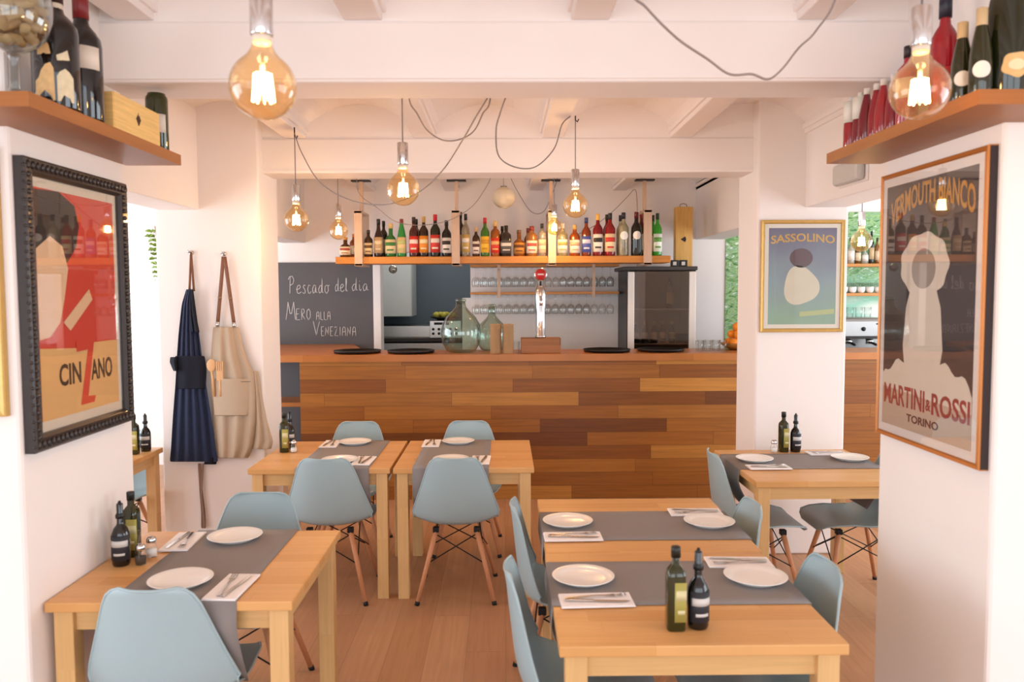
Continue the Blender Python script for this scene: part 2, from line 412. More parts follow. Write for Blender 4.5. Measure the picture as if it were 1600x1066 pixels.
# ---------------------------------------------------------------- tables
def table(x0, y0, x1, y1, label, group='square birch tables', grain='x'):
    cx, cy = (x0 + x1) / 2, (y0 + y1) / 2; hx, hy = (x1 - x0) / 2, (y1 - y0) / 2
    t = thing('dining_table', label, 'table', (cx, cy, 0), 0, group)
    MB().box((-hx, -hy, .718), (hx, hy, .75), .004).build('table_top', PINE_T, t)
    L = .062; ox, oy = hx - .018, hy - .018
    for sx in (-1, 1):
        for sy in (-1, 1):
            MB().box((min(sx * ox, sx * (ox - L)), min(sy * oy, sy * (oy - L)), .0), (max(sx * ox, sx * (ox - L)), max(sy * oy, sy * (oy - L)), .718), .003).build('leg', PINE_L, t)
    for sy in (-1, 1):
        y = sy * (oy - .03); MB().box((-ox + L, y - .011, .648), (ox - L, y + .011, .718)).build('apron', PINE_A, t)
    for sx in (-1, 1):
        x = sx * (ox - .03); MB().box((x - .011, -oy + L, .648), (x + .011, oy - L, .718)).build('apron', PINE_A, t)
    return t


LF = (-1.462, 2.49, -.678, 3.25); RN = (.148, 2.148, .952, 2.938); RF = (.152, 2.942, .966, 3.718)
B1 = (-1.43, 4.40, -.64, 5.22); B2 = (-.622, 4.395, .162, 5.22); RT = (1.285, 4.03, 2.085, 4.85); AI = (-3.0, 4.25, -2.17, 5.05)
table(*LF, 'birch dining table against the pillar of the red poster')
table(*RN, 'birch dining table nearest the camera with two bottles on it')
table(*RF, 'birch dining table pushed behind the one with the two nearest bottles')
table(*B1, 'birch dining table beside the hanging aprons')
table(*B2, 'birch dining table in front of the middle of the bar')
table(*RT, 'birch dining table under the small gold-framed poster')
table(*AI, 'birch dining table in the side aisle behind the red poster pillar')


def runner(name_label, x0, x1, y0, y1, along, hang0, hang1, top=.752, t=.0016):
    """cloth strip laid over a table; along = 'x' or 'y' is the way it runs, hang0/hang1 fall below the table edges"""
    prof = []; a0, a1 = (x0, x1) if along == 'x' else (y0, y1)
    def fall(h, s, a):
        q = []
        for i in range(9):
            u = i / 8; q.append((a + s * (.005 * min(1, u * 6) - .15 * max(0, u - .28) ** 1.15), top - .008 - h * u))
        return q
    if hang0: prof += fall(hang0, -1, a0)[::-1]
    prof += [(a0 + (-.002 if hang0 else 0), top), ] + [(a0 + (a1 - a0) * i / 10, top) for i in range(1, 10)] + [(a1 + (.002 if hang1 else 0), top)]
    if hang1: prof += fall(hang1, 1, a1)
    rows = []
    for a, z in prof:
        r = []
        for i in range(9):
            u = i / 8; w = .006 * math.sin(u * 9) * max(0, (top - .02 - z)) * 3
            if along == 'y': r.append((x0 + (x1 - x0) * u, a + w * (-1 if a < (a0 + a1) / 2 else 1) * .6, z))
            else: r.append((a + w * (-1 if a < (a0 + a1) / 2 else 1) * .6, y0 + (y1 - y0) * u, z))
        rows.append(r)
    o = MB().grid(rows).build('table_runner', CLOTH); solid(o, t, 1)
    tag(o, name_label, 'table runner', 'taupe cloth runners')
    return o


runner('taupe runner over the table under the red poster', -1.262, -.853, LF[1], LF[3], 'y', .30, .2)
runner('taupe runner on the nearest table with two bottles', RN[0], RN[2], 2.43, 2.83, 'x', .26, .22)
runner('taupe runner across the table behind the one with the nearest bottles', RF[0], RF[2], 3.08, 3.485, 'x', .26, .22)
runner('taupe runner on the table beside the aprons', -1.165, -.755, B1[1], B1[3], 'y', .28, .2)
runner('taupe runner on the table before the middle of the bar', -.515, -.09, B2[1], B2[3], 'y', .28, .2)
runner('taupe runner on the table under the small gold-framed poster', RT[0], RT[2], 4.31, 4.71, 'x', .26, .22)


# ---------------------------------------------------------------- place settings
def make_plate():
    o = MB().lathe([(0, .004), (.062, .004), (.070, .0), (.074, .0), (.078, .005), (.104, .0165), (.1055, .0185), (.103, .0195), (.080, .010), (.070, .0075), (0, .0075)], 40).build('plate', PORC)
    return tag(o, 'plate', 'plate', 'round white side plates')


def make_napkin():
    t = thing('napkin', 'napkin', 'napkin', (0, 0, 0), 0, 'white folded napkins')
    MB().box((-.055, -.115, 0), (.055, .115, .003), .0012).build('lower_fold', NAPK, t)
    MB().box((-.054, -.113, .003), (.054, .114, .006), .0012).build('upper_fold', NAPK, t)
    return t


CUTL = mat('polished_cutlery', 'cfc9c4', .16, 1, var=.02)


def make_fork():
    m = MB(); pts = [(0, -.095, .003), (0, -.05, .004), (0, 0, .005), (0, .04, .003), (0, .06, .002)]
    for (xa, ya, za), (xb, yb, zb), w0, w1 in zip(pts, pts[1:], (.0055, .0045, .003, .004), (.0045, .003, .004, .011)):
        m.add([(-w0, ya, za), (w0, ya, za), (w1, yb, zb), (-w1, yb, zb), (-w0, ya, za + .002), (w0, ya, za + .002), (w1, yb, zb + .002), (-w1, yb, zb + .002)],
              [(0, 1, 2, 3), (4, 5, 6, 7), (0, 1, 5, 4), (1, 2, 6, 5), (2, 3, 7, 6), (3, 0, 4, 7)])
    for i in range(4):
        x = -.0095 + i * .0063; m.tube([(x, .058, .003), (x, .075, .003), (x * .95, .098, .006)], .0014, 5)
    return tag(m.build('fork', CUTL), 'fork', 'fork', 'steel forks')


def make_knife():
    m = MB(); m.box((-.006, -.1, .001), (.006, -.01, .006), .002)
    m.add([(-.006, -.01, .002), (.007, -.01, .002), (.009, .05, .002), (.006, .09, .002), (-.004, .104, .002), (-.006, .09, .002)] +
          [(-.006, -.01, .0035), (.007, -.01, .0035), (.009, .05, .003), (.006, .09, .003), (-.004, .104, .003), (-.006, .09, .0035)],
          [(0, 1, 2, 3, 4, 5), (6, 7, 8, 9, 10, 11)] + [(i, (i + 1) % 6, 6 + (i + 1) % 6, 6 + i) for i in range(6)])
    return tag(m.build('knife', CUTL), 'knife', 'knife', 'steel table knives')


PROTO = {'plate': make_plate(), 'napkin': make_napkin(), 'fork': make_fork(), 'knife': make_knife()}
_used = set()


def inst(kind, loc, rz, label):
    o = PROTO[kind]
    if kind in _used: o = copy_tree(o)
    _used.add(kind); return put(o, loc, rz, label)


ZT = .7545
def setting(px, py, nx, ny, nrz, where, on_runner=True):
    inst('plate', (px, py, ZT), random.uniform(0, 6), 'round white plate ' + where)
    inst('napkin', (nx, ny, ZT), nrz, 'white folded napkin with cutlery ' + where)
    for kd, off, tilt in (('fork', -.016, .10), ('knife', .018, -.10)):
        c, s = math.cos(nrz), math.sin(nrz)
        inst(kd, (nx + off * c, ny + off * s, ZT + .0062), nrz + tilt, 'steel ' + kd + ' on the napkin ' + where)


setting(-1.092, 2.645, -.905, 2.60, -.05, 'near side of the red poster table')
setting(-1.07, 3.125, -1.262, 3.09, PI + .05, 'far side of the red poster table')
setting(-.95, 4.56, -.815, 4.57, -.03, 'near side of the table beside the aprons')
setting(-.965, 5.11, -1.115, 5.09, PI, 'bar side of the table beside the aprons')
setting(-.31, 4.56, -.14, 4.57, -.03, 'near side of the table before mid bar')
setting(-.30, 5.11, -.47, 5.09, PI, 'bar side of the table before mid bar')
setting(.262, 2.645, .285, 2.46, -PI / 2 + .04, 'left side of the table with nearest bottles')
setting(.843, 2.635, .835, 2.80, PI / 2 - .05, 'right side of the table with nearest bottles')
setting(.262, 3.30, .268, 3.115, -PI / 2 + .02, 'left side of the table behind the nearest one')
setting(.852, 3.28, .835, 3.45, PI / 2 - .03, 'right side of the table behind the nearest one')
setting(1.43, 4.52, 1.45, 4.335, -PI / 2, 'left end of the table under the gilt-framed poster')
setting(1.985, 4.535, 1.92, 4.70, PI / 2, 'right end of the table under the gilt-framed poster')


# ---------------------------------------------------------------- chairs
def make_chair():
    t = thing('dining_chair', 'chair', 'chair', (0, 0, 0), 0, 'pale blue shell chairs')
    prof = [(.238, .405, .115, 0), (.232, .425, .165, .0), (.215, .438, .195, .004), (.16, .441, .215, .012), (.08, .437, .226, .022), (0, .427, .232, .026),
            (-.09, .422, .234, .034), (-.155, .424, .235, .052), (-.196, .440, .236, .068), (-.216, .474, .242, .074), (-.229, .525, .231, .066),
            (-.238, .59, .210, .056), (-.245, .66, .186, .046), (-.252, .72, .166, .038), (-.256, .765, .150, .030), (-.261, .795, .134, .024), (-.264, .812, .114, .021), (-.2655, .819, .090, .020)]
    n = 19; rows = []
    for j, (y, z, w, c) in enumerate(prof):
        a, b = prof[max(0, j - 1)], prof[min(len(prof) - 1, j + 1)]
        ty, tz = b[0] - a[0], b[1] - a[1]; l = math.hypot(ty, tz); ny, nz = tz / l, -ty / l     # towards the sitter
        r = []
        for i in range(n):
            u = -1 + 2 * i / (n - 1); cu = c * abs(u) ** 2.4
            r.append((u * w, y + ny * cu, z + nz * cu))
        rows.append(r)
    sh = MB().grid(rows).build('seat_shell', SHELL, t)
    solid(sh, .006, 0); s = sh.modifiers.new('smooth', 'SUBSURF'); s.levels = 1; s.render_levels = 1
    rim = rows[0] + [r[-1] for r in rows[1:]] + rows[-1][::-1][1:] + [r[0] for r in rows[::-1][1:-1]]
    MB().tube(rim + [rim[0]], .0048, 8, caps=False).build('rim', SHELL, sh)
    for sx in (-1, 1):
        for yt, yb in ((.12, .205), (-.135, -.245)):
            top = Vector((sx * .115, yt, .388)); bot = Vector((sx * .215, yb, .0)); d = bot - top
            lg = MB().tube([top, top + d * .35, top + d * .955], .0155, 12, r1=.0115).build('leg', DOWEL, t)
            MB().tube([top + d * .95, bot], .0135, 12).build('foot_cap', RUBBER, lg)
            MB().box((sx * .115 - .017, yt - .017, .378), (sx * .115 + .017, yt + .017, .408), .004).build('mount', BLACKM, t)
    def lp(sx, front, k):
        yt, yb = (.12, .205) if front else (-.135, -.245)
        return Vector((sx * .115, yt, .395)).lerp(Vector((sx * .215, yb, 0)), k)
    for front in (True, False):
        MB().tube([lp(-1, front, .06), lp(1, front, .46)], .0035, 6).tube([lp(1, front, .06) + Vector((0, .007, 0)), lp(-1, front, .46) + Vector((0, .007, 0))], .0035, 6).build('wire_brace', BLACKM, t)
    for sx in (-1, 1):
        MB().tube([lp(sx, True, .06), lp(sx, False, .46)], .0035, 6).tube([lp(sx, False, .06) + Vector((.007, 0, 0)), lp(sx, True, .46) + Vector((.007, 0, 0))], .0035, 6).build('wire_brace', BLACKM, t)
    return t


ch0 = make_chair(); first = True
BASE = 'pale blue shell chair '
for x, y, rz, lab in (
        (-1.10, 2.665, 0, 'nearest the camera'),
        (-1.105, 3.335, PI, 'at the far side of the red poster table'),
        (-.985, 4.57, 0, 'with its back turned, table beside the aprons'),
        (-.275, 4.565, 0, 'with its back turned, table before the middle of the bar'),
        (-1.02, 5.31, PI, 'between the bar and the table beside the aprons'),
        (-.25, 5.31, PI, 'between the bar and the middle table'),
        (.262, 2.60, -PI / 2, 'seen edge-on at the table with nearest bottles'),
        (.288, 3.385, -PI / 2, 'seen edge-on, second back from the camera'),
        (.825, 2.60, PI / 2, 'right of the table with nearest bottles'),
        (.815, 3.36, PI / 2, 'farther one right of the paired tables'),
        (1.415, 4.45, -PI / 2, 'seen sideways below the small gold-framed poster'),
        (1.965, 4.45, PI / 2, 'half hidden by the dark poster pillar'),
        (-2.5, 5.02, PI, 'in the side aisle behind the red poster pillar')):
    o = ch0 if first else copy_tree(ch0); first = False
    put(o, (x, y, 0), rz, BASE + lab)


# ---------------------------------------------------------------- bottles
SHAPES = {
    'bordeaux': [(0, 0), (.94, 0), (1, .02), (1, .60), (.95, .66), (.7, .72), (.42, .77), (.36, .82), (.36, .985), (.30, 1), (0, 1)],
    'burgundy': [(0, 0), (.94, 0), (1, .02), (1, .42), (.93, .52), (.72, .62), (.48, .71), (.38, .79), (.36, .985), (.30, 1), (0, 1)],
    'squat': [(0, 0), (.9, 0), (1, .04), (1.02, .40), (.97, .52), (.75, .60), (.42, .655), (.36, .70), (.36, .985), (.30, 1), (0, 1)],
    'tall': [(0, 0), (.94, 0), (1, .02), (1, .66), (.93, .72), (.6, .77), (.38, .80), (.36, .985), (.30, 1), (0, 1)],
    'jar': [(0, 0), (.94, 0), (1, .02), (1, .88), (.95, .94), (.82, .97), (.8, 1), (0, 1)],
    'slope': [(0, 0), (.94, 0), (1, .02), (1, .38), (.95, .5), (.72, .68), (.45, .84), (.36, .92), (.36, .985), (.30, 1), (0, 1)],
}
LIQ = {}


def glassmat(c, trans=.55):
    k = 'bottle_glass_' + c + str(trans)
    return mat(k, c, .07, trans=trans, var=.03, spec=.6, coat=.3)


def bottle(label, loc, r, h, shape, glass, cap=None, lab=None, acc=None, lz=(.14, .5), capz=.86, capr=.40, sq=0, rz=-PI / 2, trans=.5, cat='bottle', group=None, name='bottle', arc=1.25, neck=None, badge=None, pour=False):
    t = thing(name, label, cat, loc, 0, group)
    pr = SHAPES[shape]
    MB().lathe([(a * r, b * h) for a, b in pr], 24, sq=sq).build('glass_body', glassmat(glass, trans), t)
    R = r * 1.02 + .0006
    if sq: R = r * 1.012 + .0012
    if cap:
        cm = mat('cap_' + cap, cap, .4, var=.03)
        if pour:      # dropper stopper with a thin spout
            MB().lathe([(0, capz * h), (capr * r * 1.15, capz * h), (capr * r * 1.2, (capz + .05) * h), (capr * r * .8, (capz + .09) * h), (capr * r * .55, (capz + .12) * h), (capr * r * .5, 1.0 * h), (capr * r * .3, 1.04 * h), (0, 1.04 * h)], 16).build('stopper', cm, t)
        else:
            MB().lathe([(0, capz * h), (capr * r, capz * h), (capr * r, 1.003 * h), (capr * r * .9, 1.01 * h), (0, 1.01 * h)], 18).build('cap', cm, t)
    if neck:
        MB().lathe([(r * .385, (capz - .07) * h), (r * .385, capz * h)], 16).build('neck_label', mat('label_' + neck, neck, .6), t)
    if lab:
        ms = [mat('label_' + lab, lab, .6, var=.05, vscale=40)]
        z0, z1 = lz[0] * h, lz[1] * h; mb = MB()
        mb.lathe([(R, z0), (R, z1)], 16, sq=sq, a0=rz - arc, a1=rz + arc)
        if acc:
            ms.append(mat('label_' + acc, acc, .6, var=.05, vscale=40)); q = R + .0006
            mb.lathe([(q, z0 + (z1 - z0) * .55), (q, z0 + (z1 - z0) * .8)], 12, sq=sq, a0=rz - arc * .8, a1=rz + arc * .8, mi=1)
            mb.lathe([(q, z0 + (z1 - z0) * .2), (q, z0 + (z1 - z0) * .3)], 12, sq=sq, a0=rz - arc * .5, a1=rz + arc * .5, mi=1)
        solid(mb.build('paper_label', ms, t), .0005)
    if badge:                                 # a round badge on the label
        col, bz, br = badge; mb = MB(); n = 20
        v = [(math.cos(rz) * (R + .0015), math.sin(rz) * (R + .0015), bz * h)]
        for i in range(n):
            a = 2 * PI * i / n; th = rz + br * math.cos(a) / R
            v.append((math.cos(th) * (R + .0015), math.sin(th) * (R + .0015), bz * h + br * math.sin(a)))
        mb.add(v, [(0, 1 + i, 1 + (i + 1) % n) for i in range(n)])
        solid(mb.build('badge', mat('label_' + col, col, .6), t), .0005)
    return t


def oil(loc, where): return bottle('square olive oil bottle with yellow-green label ' + where, loc, .027, .240, 'tall', '2f3010', '1a1a14', 'a59c50', 'cfc79a', (.12, .60), .88, .52, sq=6, trans=.2, arc=.62, group='olive oil bottles', rz=-PI / 2 + .35)
def vinegar(loc, where): return bottle('round dark vinegar bottle with pouring stopper ' + where, loc, .031, .225, 'squat', '16120f', '121213', '2c2d33', 'c9c7c4', (.10, .50), .76, .42, trans=.1, group='vinegar bottles', rz=-PI / 2 + .2, pour=True)


ZL = .7505
oil((.492, 2.262, ZL), 'on the table nearest the camera'); vinegar((.560, 2.272, ZL), 'on the table nearest the camera')
vinegar((-1.385, 2.845, ZL), 'on the red poster table'); oil((-1.392, 2.945, ZL), 'on the red poster table')
oil((1.690, 4.79, ZL), 'under the small gold-framed poster'); vinegar((1.762, 4.785, ZL), 'under the small gold-framed poster')
oil((-1.352, 4.875, ZL), 'on the table beside the aprons'); vinegar((-1.345, 4.975, ZL), 'on the table beside the aprons')
oil((-2.255, 4.84, ZL), 'on the side aisle table'); vinegar((-2.225, 4.93, ZL), 'on the side aisle table')


def shaker(loc, what, where, fill):
    t = thing('shaker', 'small glass %s shaker with steel lid %s' % (what, where), 'shaker', loc, 0, 'salt and pepper shakers')
    MB().lathe([(0, 0), (.019, 0), (.021, .004), (.0215, .03), (.016, .048), (.0155, .056)], 16).build('glass_body', CLEAR, t)
    MB().lathe([(0, .003), (.0175, .003), (.019, .028), (0, .028)], 14).build('contents', fill, t)
    MB().lathe([(.0165, .054), (.0175, .056), (.0165, .068), (.010, .076), (0, .078)], 16).build('lid', CHROME, t)


SALT = mat('salt', 'eeece8', .8); PEP = mat('pepper', '4a3f37', .9)
shaker((-1.318, 2.85, ZL), 'pepper', 'on the red poster table', PEP); shaker((-1.316, 2.935, ZL), 'salt', 'on the red poster table', SALT)
shaker((-1.292, 4.86, ZL), 'salt', 'on the table beside the aprons', SALT); shaker((1.625, 4.765, ZL), 'salt', 'under the small gold-framed poster', SALT)

# ---------------------------------------------------------------- posters
def frame_mesh(w, h, b, d, ornate=False, back=0):
    """a mitred picture frame, front at y = -d, outer size w x h, moulding width b"""
    m = MB(); z0, z1 = 0, h; hw = w / 2
    prof = [(0, 0), (0, -d * .85), (b * .12, -d), (b * .55, -d * .86), (b * .8, -d * .92), (b, -d * .6), (b, -d * .3)]
    corners = [(-1, 0), (1, 0), (1, 1), (-1, 1)]; rows = []
    for sx, sz in corners + corners[:1]:
        rows.append([(sx * (hw - q), y, (z1 - q) if sz else (z0 + q)) for q, y in prof])
    m.grid(rows, smooth=False)
    if ornate:
        for k in range(int(h / .026)):
            z = .02 + k * .026
            for sx in (-1, 1): m.sphere((sx * (hw - b * .42), -d * .9, z), .0105, 8, 6, sc=(1.25, .7, .85)); m.sphere((sx * (hw - .004), -d * .8, z), .007, 6, 5)
        for k in range(int(w / .026)):
            x = -hw + .02 + k * .026
            for z in (b * .42, h - b * .42): m.sphere((x, -d * .9, z), .0105, 8, 6, sc=(.85, .7, 1.25))
    return m


PANE = glassy('picture_glass', 'ffffff', .3, .02, .03)


def poly(pts, m, parent, y, name):
    mb = MB(); mb.add([(x, 0, z) for x, z in pts], [tuple(range(len(pts)))])
    o = mb.build(name, m, parent, (0, y, 0)); solid(o, .0006); return o


def blob(cx, cz, rx, rz, n=40, f=None):
    return [(cx + (rx * (1 + (f(a) if f else 0))) * math.cos(a), cz + (rz * (1 + (f(a) if f else 0))) * math.sin(a)) for a in [2 * PI * i / n for i in range(n)]]


def rect(x0, z0, x1, z1): return [(x0, z0), (x1, z0), (x1, z1), (x0, z1)]


PAPER = mat('cream_mat_board', 'e6d9c4', .8, var=.02)
# red poster on the near left pillar
w, h, b, d = .655, .905, .052, .036
P = thing('framed_poster', 'red and peach vintage aperitif poster in a carved black frame on the left pillar', 'poster', (PL1 + .001, 2.765, 1.238), PI / 2)
P.rotation_euler.z = PI / 2
EBONY = mat('carved_ebony_frame', '2a2220', .38, var=.25, vscale=60, coat=.2)
frame_mesh(w, h, b, d, True).build('frame', EBONY, P)
MB().box((-w / 2 + .02, -.012, .02), (w / 2 - .02, -.006, h - .02)).build('mat_board', PAPER, P)
RED = mat('poster_red', 'd8432f', .6, var=.05, vscale=5); PEACH = mat('poster_peach', 'eab878', .6, var=.05, vscale=5); INK = mat('poster_ink', '241c18', .6, var=.1, vscale=9)
SKINP = mat('poster_apricot', 'eec49c', .6, var=.04)
x0, x1, zb, zt = -w / 2 + .078, w / 2 - .078, .085, h - .082; W2 = x1 - x0; H2 = zt - zb
f = lambda u, v: (x0 + W2 * u, zb + H2 * v)
poly(rect(x0, zb, x1, zt), RED, P, -.0125, 'print')
poly([f(0, 0), f(1, 0), f(1, .315), f(.66, .315), f(.62, .29), f(0, .315)], PEACH, P, -.0132, 'print_panel')
# a plain abstract stand-in for the figure: a dark disc and apricot bands
poly([p for p in [f(0, .99), f(.28, 1.0), f(.47, .95), f(.52, .86), f(.47, .76), f(.36, .69), f(.2, .66), f(0, .67)]], INK, P, -.0132, 'print_dark_disc')
poly([f(0, .74), f(.16, .80), f(.30, .76), f(.36, .66), f(.30, .52), f(.24, .42), f(.12, .36), f(0, .35)], SKINP, P, -.0138, 'print_apricot_shape')
poly([f(.28, .42), f(.36, .38), f(.66, .52), f(.62, .57)], SKINP, P, -.0142, 'print_apricot_band')
text('CIN', W2 * .27, H2 * .10, INK, P, (f(.34, 0)[0], -.014, f(0, .135)[1]))
text('ANO', W2 * .30, H2 * .10, INK, P, (f(.76, 0)[0], -.014, f(0, .135)[1]))
poly([f(.47, .055), f(.46, .03), f(.64, .03), f(.66, .06), f(.56, .065), f(.665, .33), f(.42, .33), f(.43, .28), f(.575, .285)], RED, P, -.0142, 'lettering')
MB().box((-w / 2 + .03, -.019, .03), (w / 2 - .03, -.017, h - .03)).build('glass_pane', PANE, P)

# dark poster on the near right pillar
w, h, b, d = .685, .995, .022, .032
P = thing('framed_poster', 'tall dark vermouth poster in a thin copper-coloured frame on the right pillar', 'poster', (PR0 - .001, 2.765, 1.17), -PI / 2)
COPPER = mat('copper_frame', 'b57238', .32, .35, var=.1)
frame_mesh(w, h, b, d).build('frame', COPPER, P)
MB().box((-w / 2 - .0015, -.024, .004), (w / 2 + .0015, -.001, h - .004)).build('frame_side', mat('dark_frame_side', '2b1a17', .5), P)
MB().box((-w / 2 + .012, -.027, .012), (w / 2 - .012, -.0245, h - .012)).build('mat_board', mat('white_mat_board', 'e9dfd8', .8, var=.02), P)
DARKP = mat('poster_umber', '3f3434', .6, var=.15, vscale=3); CREAM = mat('poster_cream', 'ded2c2', .6, var=.06, vscale=14); GOLDL = mat('poster_gold', 'c58a35', .6, var=.08); TAN = mat('poster_tan', 'c3ac98', .6, var=.05, vscale=6)
BRICK = mat('poster_brick_red', '9a3433', .6, var=.06); BROWNL = mat('poster_brown', '5f2b2b', .6); SHADE = mat('poster_grey', '9c8f82', .6, var=.06, vscale=14)
x0, x1, zb, zt = -w / 2 + .048, w / 2 - .048, .05, h - .05; W2 = x1 - x0; H2 = zt - zb
f = lambda u, v: (x0 + W2 * u, zb + H2 * v)
poly(rect(x0, zb, x1, zt), DARKP, P, -.0275, 'print')
poly([f(0, 0), f(1, 0), f(1, .17), f(0, .19)], TAN, P, -.028, 'print_panel')
# plain stand-in shapes: a pale ring, a bell and a bank of cloud
poly(blob(*f(.47, .665), W2 * .27, H2 * .125, 48, lambda a: .035 * math.cos(9 * a)), CREAM, P, -.0281, 'print_pale_disc')
poly(blob(*f(.47, .65), W2 * .135, H2 * .078), SHADE, P, -.0286, 'print_grey_disc')
poly([f(.36, .62), f(.58, .62), f(.67, .50), f(.70, .34), f(.66, .24), f(.28, .24), f(.25, .34), f(.28, .50)], CREAM, P, -.0283, 'print_pale_bell')
poly([f(0, .16)] + [f(u, .20 + .10 * math.sin(PI * min(1, max(0, u))) ** .6 + .014 * math.cos(u * 34)) for u in [i / 30 for i in range(31)]] + [f(1, .13)], CREAM, P, -.0285, 'print_cloud_bank')
text('VERMOUTH BIANCO', W2 * .92, H2 * .075, GOLDL, P, (f(.52, 0)[0], -.029, f(0, .83)[1]), warp=lambda x, z: (x, z * (1.15 + .5 * abs(x / W2)) + .075 * (1 - (x / W2 * 2.1) ** 2) - .01))
text('MARTINI', W2 * .50, H2 * .085, BRICK, P, (f(.275, 0)[0], -.029, f(0, .09)[1]))
text('&', W2 * .055, H2 * .045, BRICK, P, (f(.565, 0)[0], -.029, f(0, .10)[1]))
text('ROSSI', W2 * .385, H2 * .085, BRICK, P, (f(.795, 0)[0], -.029, f(0, .09)[1]))
text('TORINO', W2 * .36, H2 * .032, BROWNL, P, (f(.5, 0)[0], -.029, f(0, .035)[1]))
MB().box((-w / 2 + .018, -.0305, .018), (w / 2 - .018, -.0295, h - .018)).build('glass_pane', PANE, P)

# small gold-framed poster on the far right pillar
w, h, b, d = .535, .715, .024, .022
P = thing('framed_poster', 'small bluish-green liqueur poster in a gilt frame on the far right pillar', 'poster', (1.909, QRY0 - .001, 1.459), 0)
GILT = mat('gilt_frame', 'c6a05a', .4, .35, var=.15, vscale=40)
frame_mesh(w, h, b, d).build('frame', GILT, P)
MB().box((-w / 2 + .012, -.010, .012), (w / 2 - .012, -.006, h - .012)).build('mat_board', mat('ivory_mat_board', 'ece6da', .8, var=.02), P)
m, nt, bb = newmat('poster_blue_green'); N = nt.nodes; L = nt.links
tc = N.new('ShaderNodeTexCoord'); sp = N.new('ShaderNodeSeparateXYZ'); L.new(tc.outputs['Object'], sp.inputs[0])
nn = N.new('ShaderNodeTexNoise'); nn.inputs['Scale'].default_value = 6; L.new(tc.outputs['Object'], nn.inputs[0])
ma = N.new('ShaderNodeMath'); ma.operation = 'MULTIPLY_ADD'; ma.inputs[1].default_value = .25; L.new(nn.outputs[0], ma.inputs[0]); L.new(sp.outputs[2], ma.inputs[2])
rp = N.new('ShaderNodeValToRGB'); L.new(ma.outputs[0], rp.inputs[0]); el = rp.color_ramp.elements
el.new(.5)
for e, p, c in zip(el, (.18, .45, .8), ('8fb39a', '8a9fa6', '6d6a86')): e.position = p; e.color = srgb(c)
L.new(rp.outputs[0], bb.inputs['Base Color']); bb.inputs['Roughness'].default_value = .6
x0, x1, zb, zt = -w / 2 + .05, w / 2 - .05, .05, h - .05; W2 = x1 - x0; H2 = zt - zb
f = lambda u, v: (x0 + W2 * u, zb + H2 * v)
poly(rect(x0, zb, x1, zt), m, P, -.0105, 'print')
PALE = mat('poster_ivory', 'd9d3bd', .6, var=.08, vscale=10)
poly(blob(*f(.48, .40), W2 * .26, H2 * .2, 40, lambda a: .09 * math.cos(3 * a + .6)), PALE, P, -.0112, 'print_pale_shape')
poly(blob(*f(.48, .69), W2 * .17, H2 * .1), mat('poster_plum', '5f4a50', .6, var=.1), P, -.0112, 'print_dark_shape')
poly([f(.47, .08), f(.98, .11), f(.98, .16), f(.47, .13)], mat('poster_sage', 'b9c48c', .6), P, -.0112, 'print_band')
text('SASSOLINO', W2 * .94, H2 * .085, mat('poster_ochre', 'd0a85c', .6), P, (f(.5, 0)[0], -.0118, f(0, .83)[1]), warp=lambda x, z: (x, z + .018 * (1 - (x / W2 * 2) ** 2)))
MB().box((-w / 2 + .016, -.0155, .016), (w / 2 - .016, -.0145, h - .016)).build('glass_pane', PANE, P)

# the picture cut off by the left edge of the photo
P = thing('framed_picture', 'gold-framed picture cut off at the edge beside the black-framed red poster', 'picture', (-1.757, PLY0 - .001, 1.36), 0)
w, h = .52, .80
frame_mesh(w, h, .03, .025).build('frame', GILT, P)
MB().box((-w / 2 + .012, -.010, .012), (w / 2 - .012, -.006, h - .012)).build('mat_board', mat('honey_print', 'd9b36a', .7, var=.1), P)

# ---------------------------------------------------------------- emergency lamp on the right lintel
P = thing('emergency_light', 'white emergency light fixture on the lintel below the red bottle shelf', 'emergency light', (1.925, 4.42, 2.305), 0)
MB().box((-.012, -.18, 0), (0, .18, .135), .004).build('back_plate', WHITEP, P)
MB().box((-.062, -.165, .008), (-.010, .165, .127), .022).build('diffuser', mat('frosted_diffuser', 'e6e6e2', .35, trans=.3, var=.01), P)

# ---------------------------------------------------------------- shelves around the near pillars
ZS = 2.264; TH = .04
ol = MB().prism([(-2.5, 2.165), (-1.255, 2.165), (-1.255, 3.165), (-1.468, 3.165), (-1.468, 2.418), (-2.5, 2.418)], ZS - TH, ZS).build('wall_shelf', SHELFW)
tag(ol, 'oiled wooden shelf wrapping the left pillar above the red poster', 'shelf')
orr = MB().prism([(1.272, 2.165), (2.5, 2.165), (2.5, 2.398), (1.488, 2.398), (1.488, 3.175), (1.272, 3.175)], ZS - TH, ZS).build('wall_shelf', SHELFW)
tag(orr, 'oiled wooden shelf wrapping the right pillar above the dark poster', 'shelf')
ZS += .0005
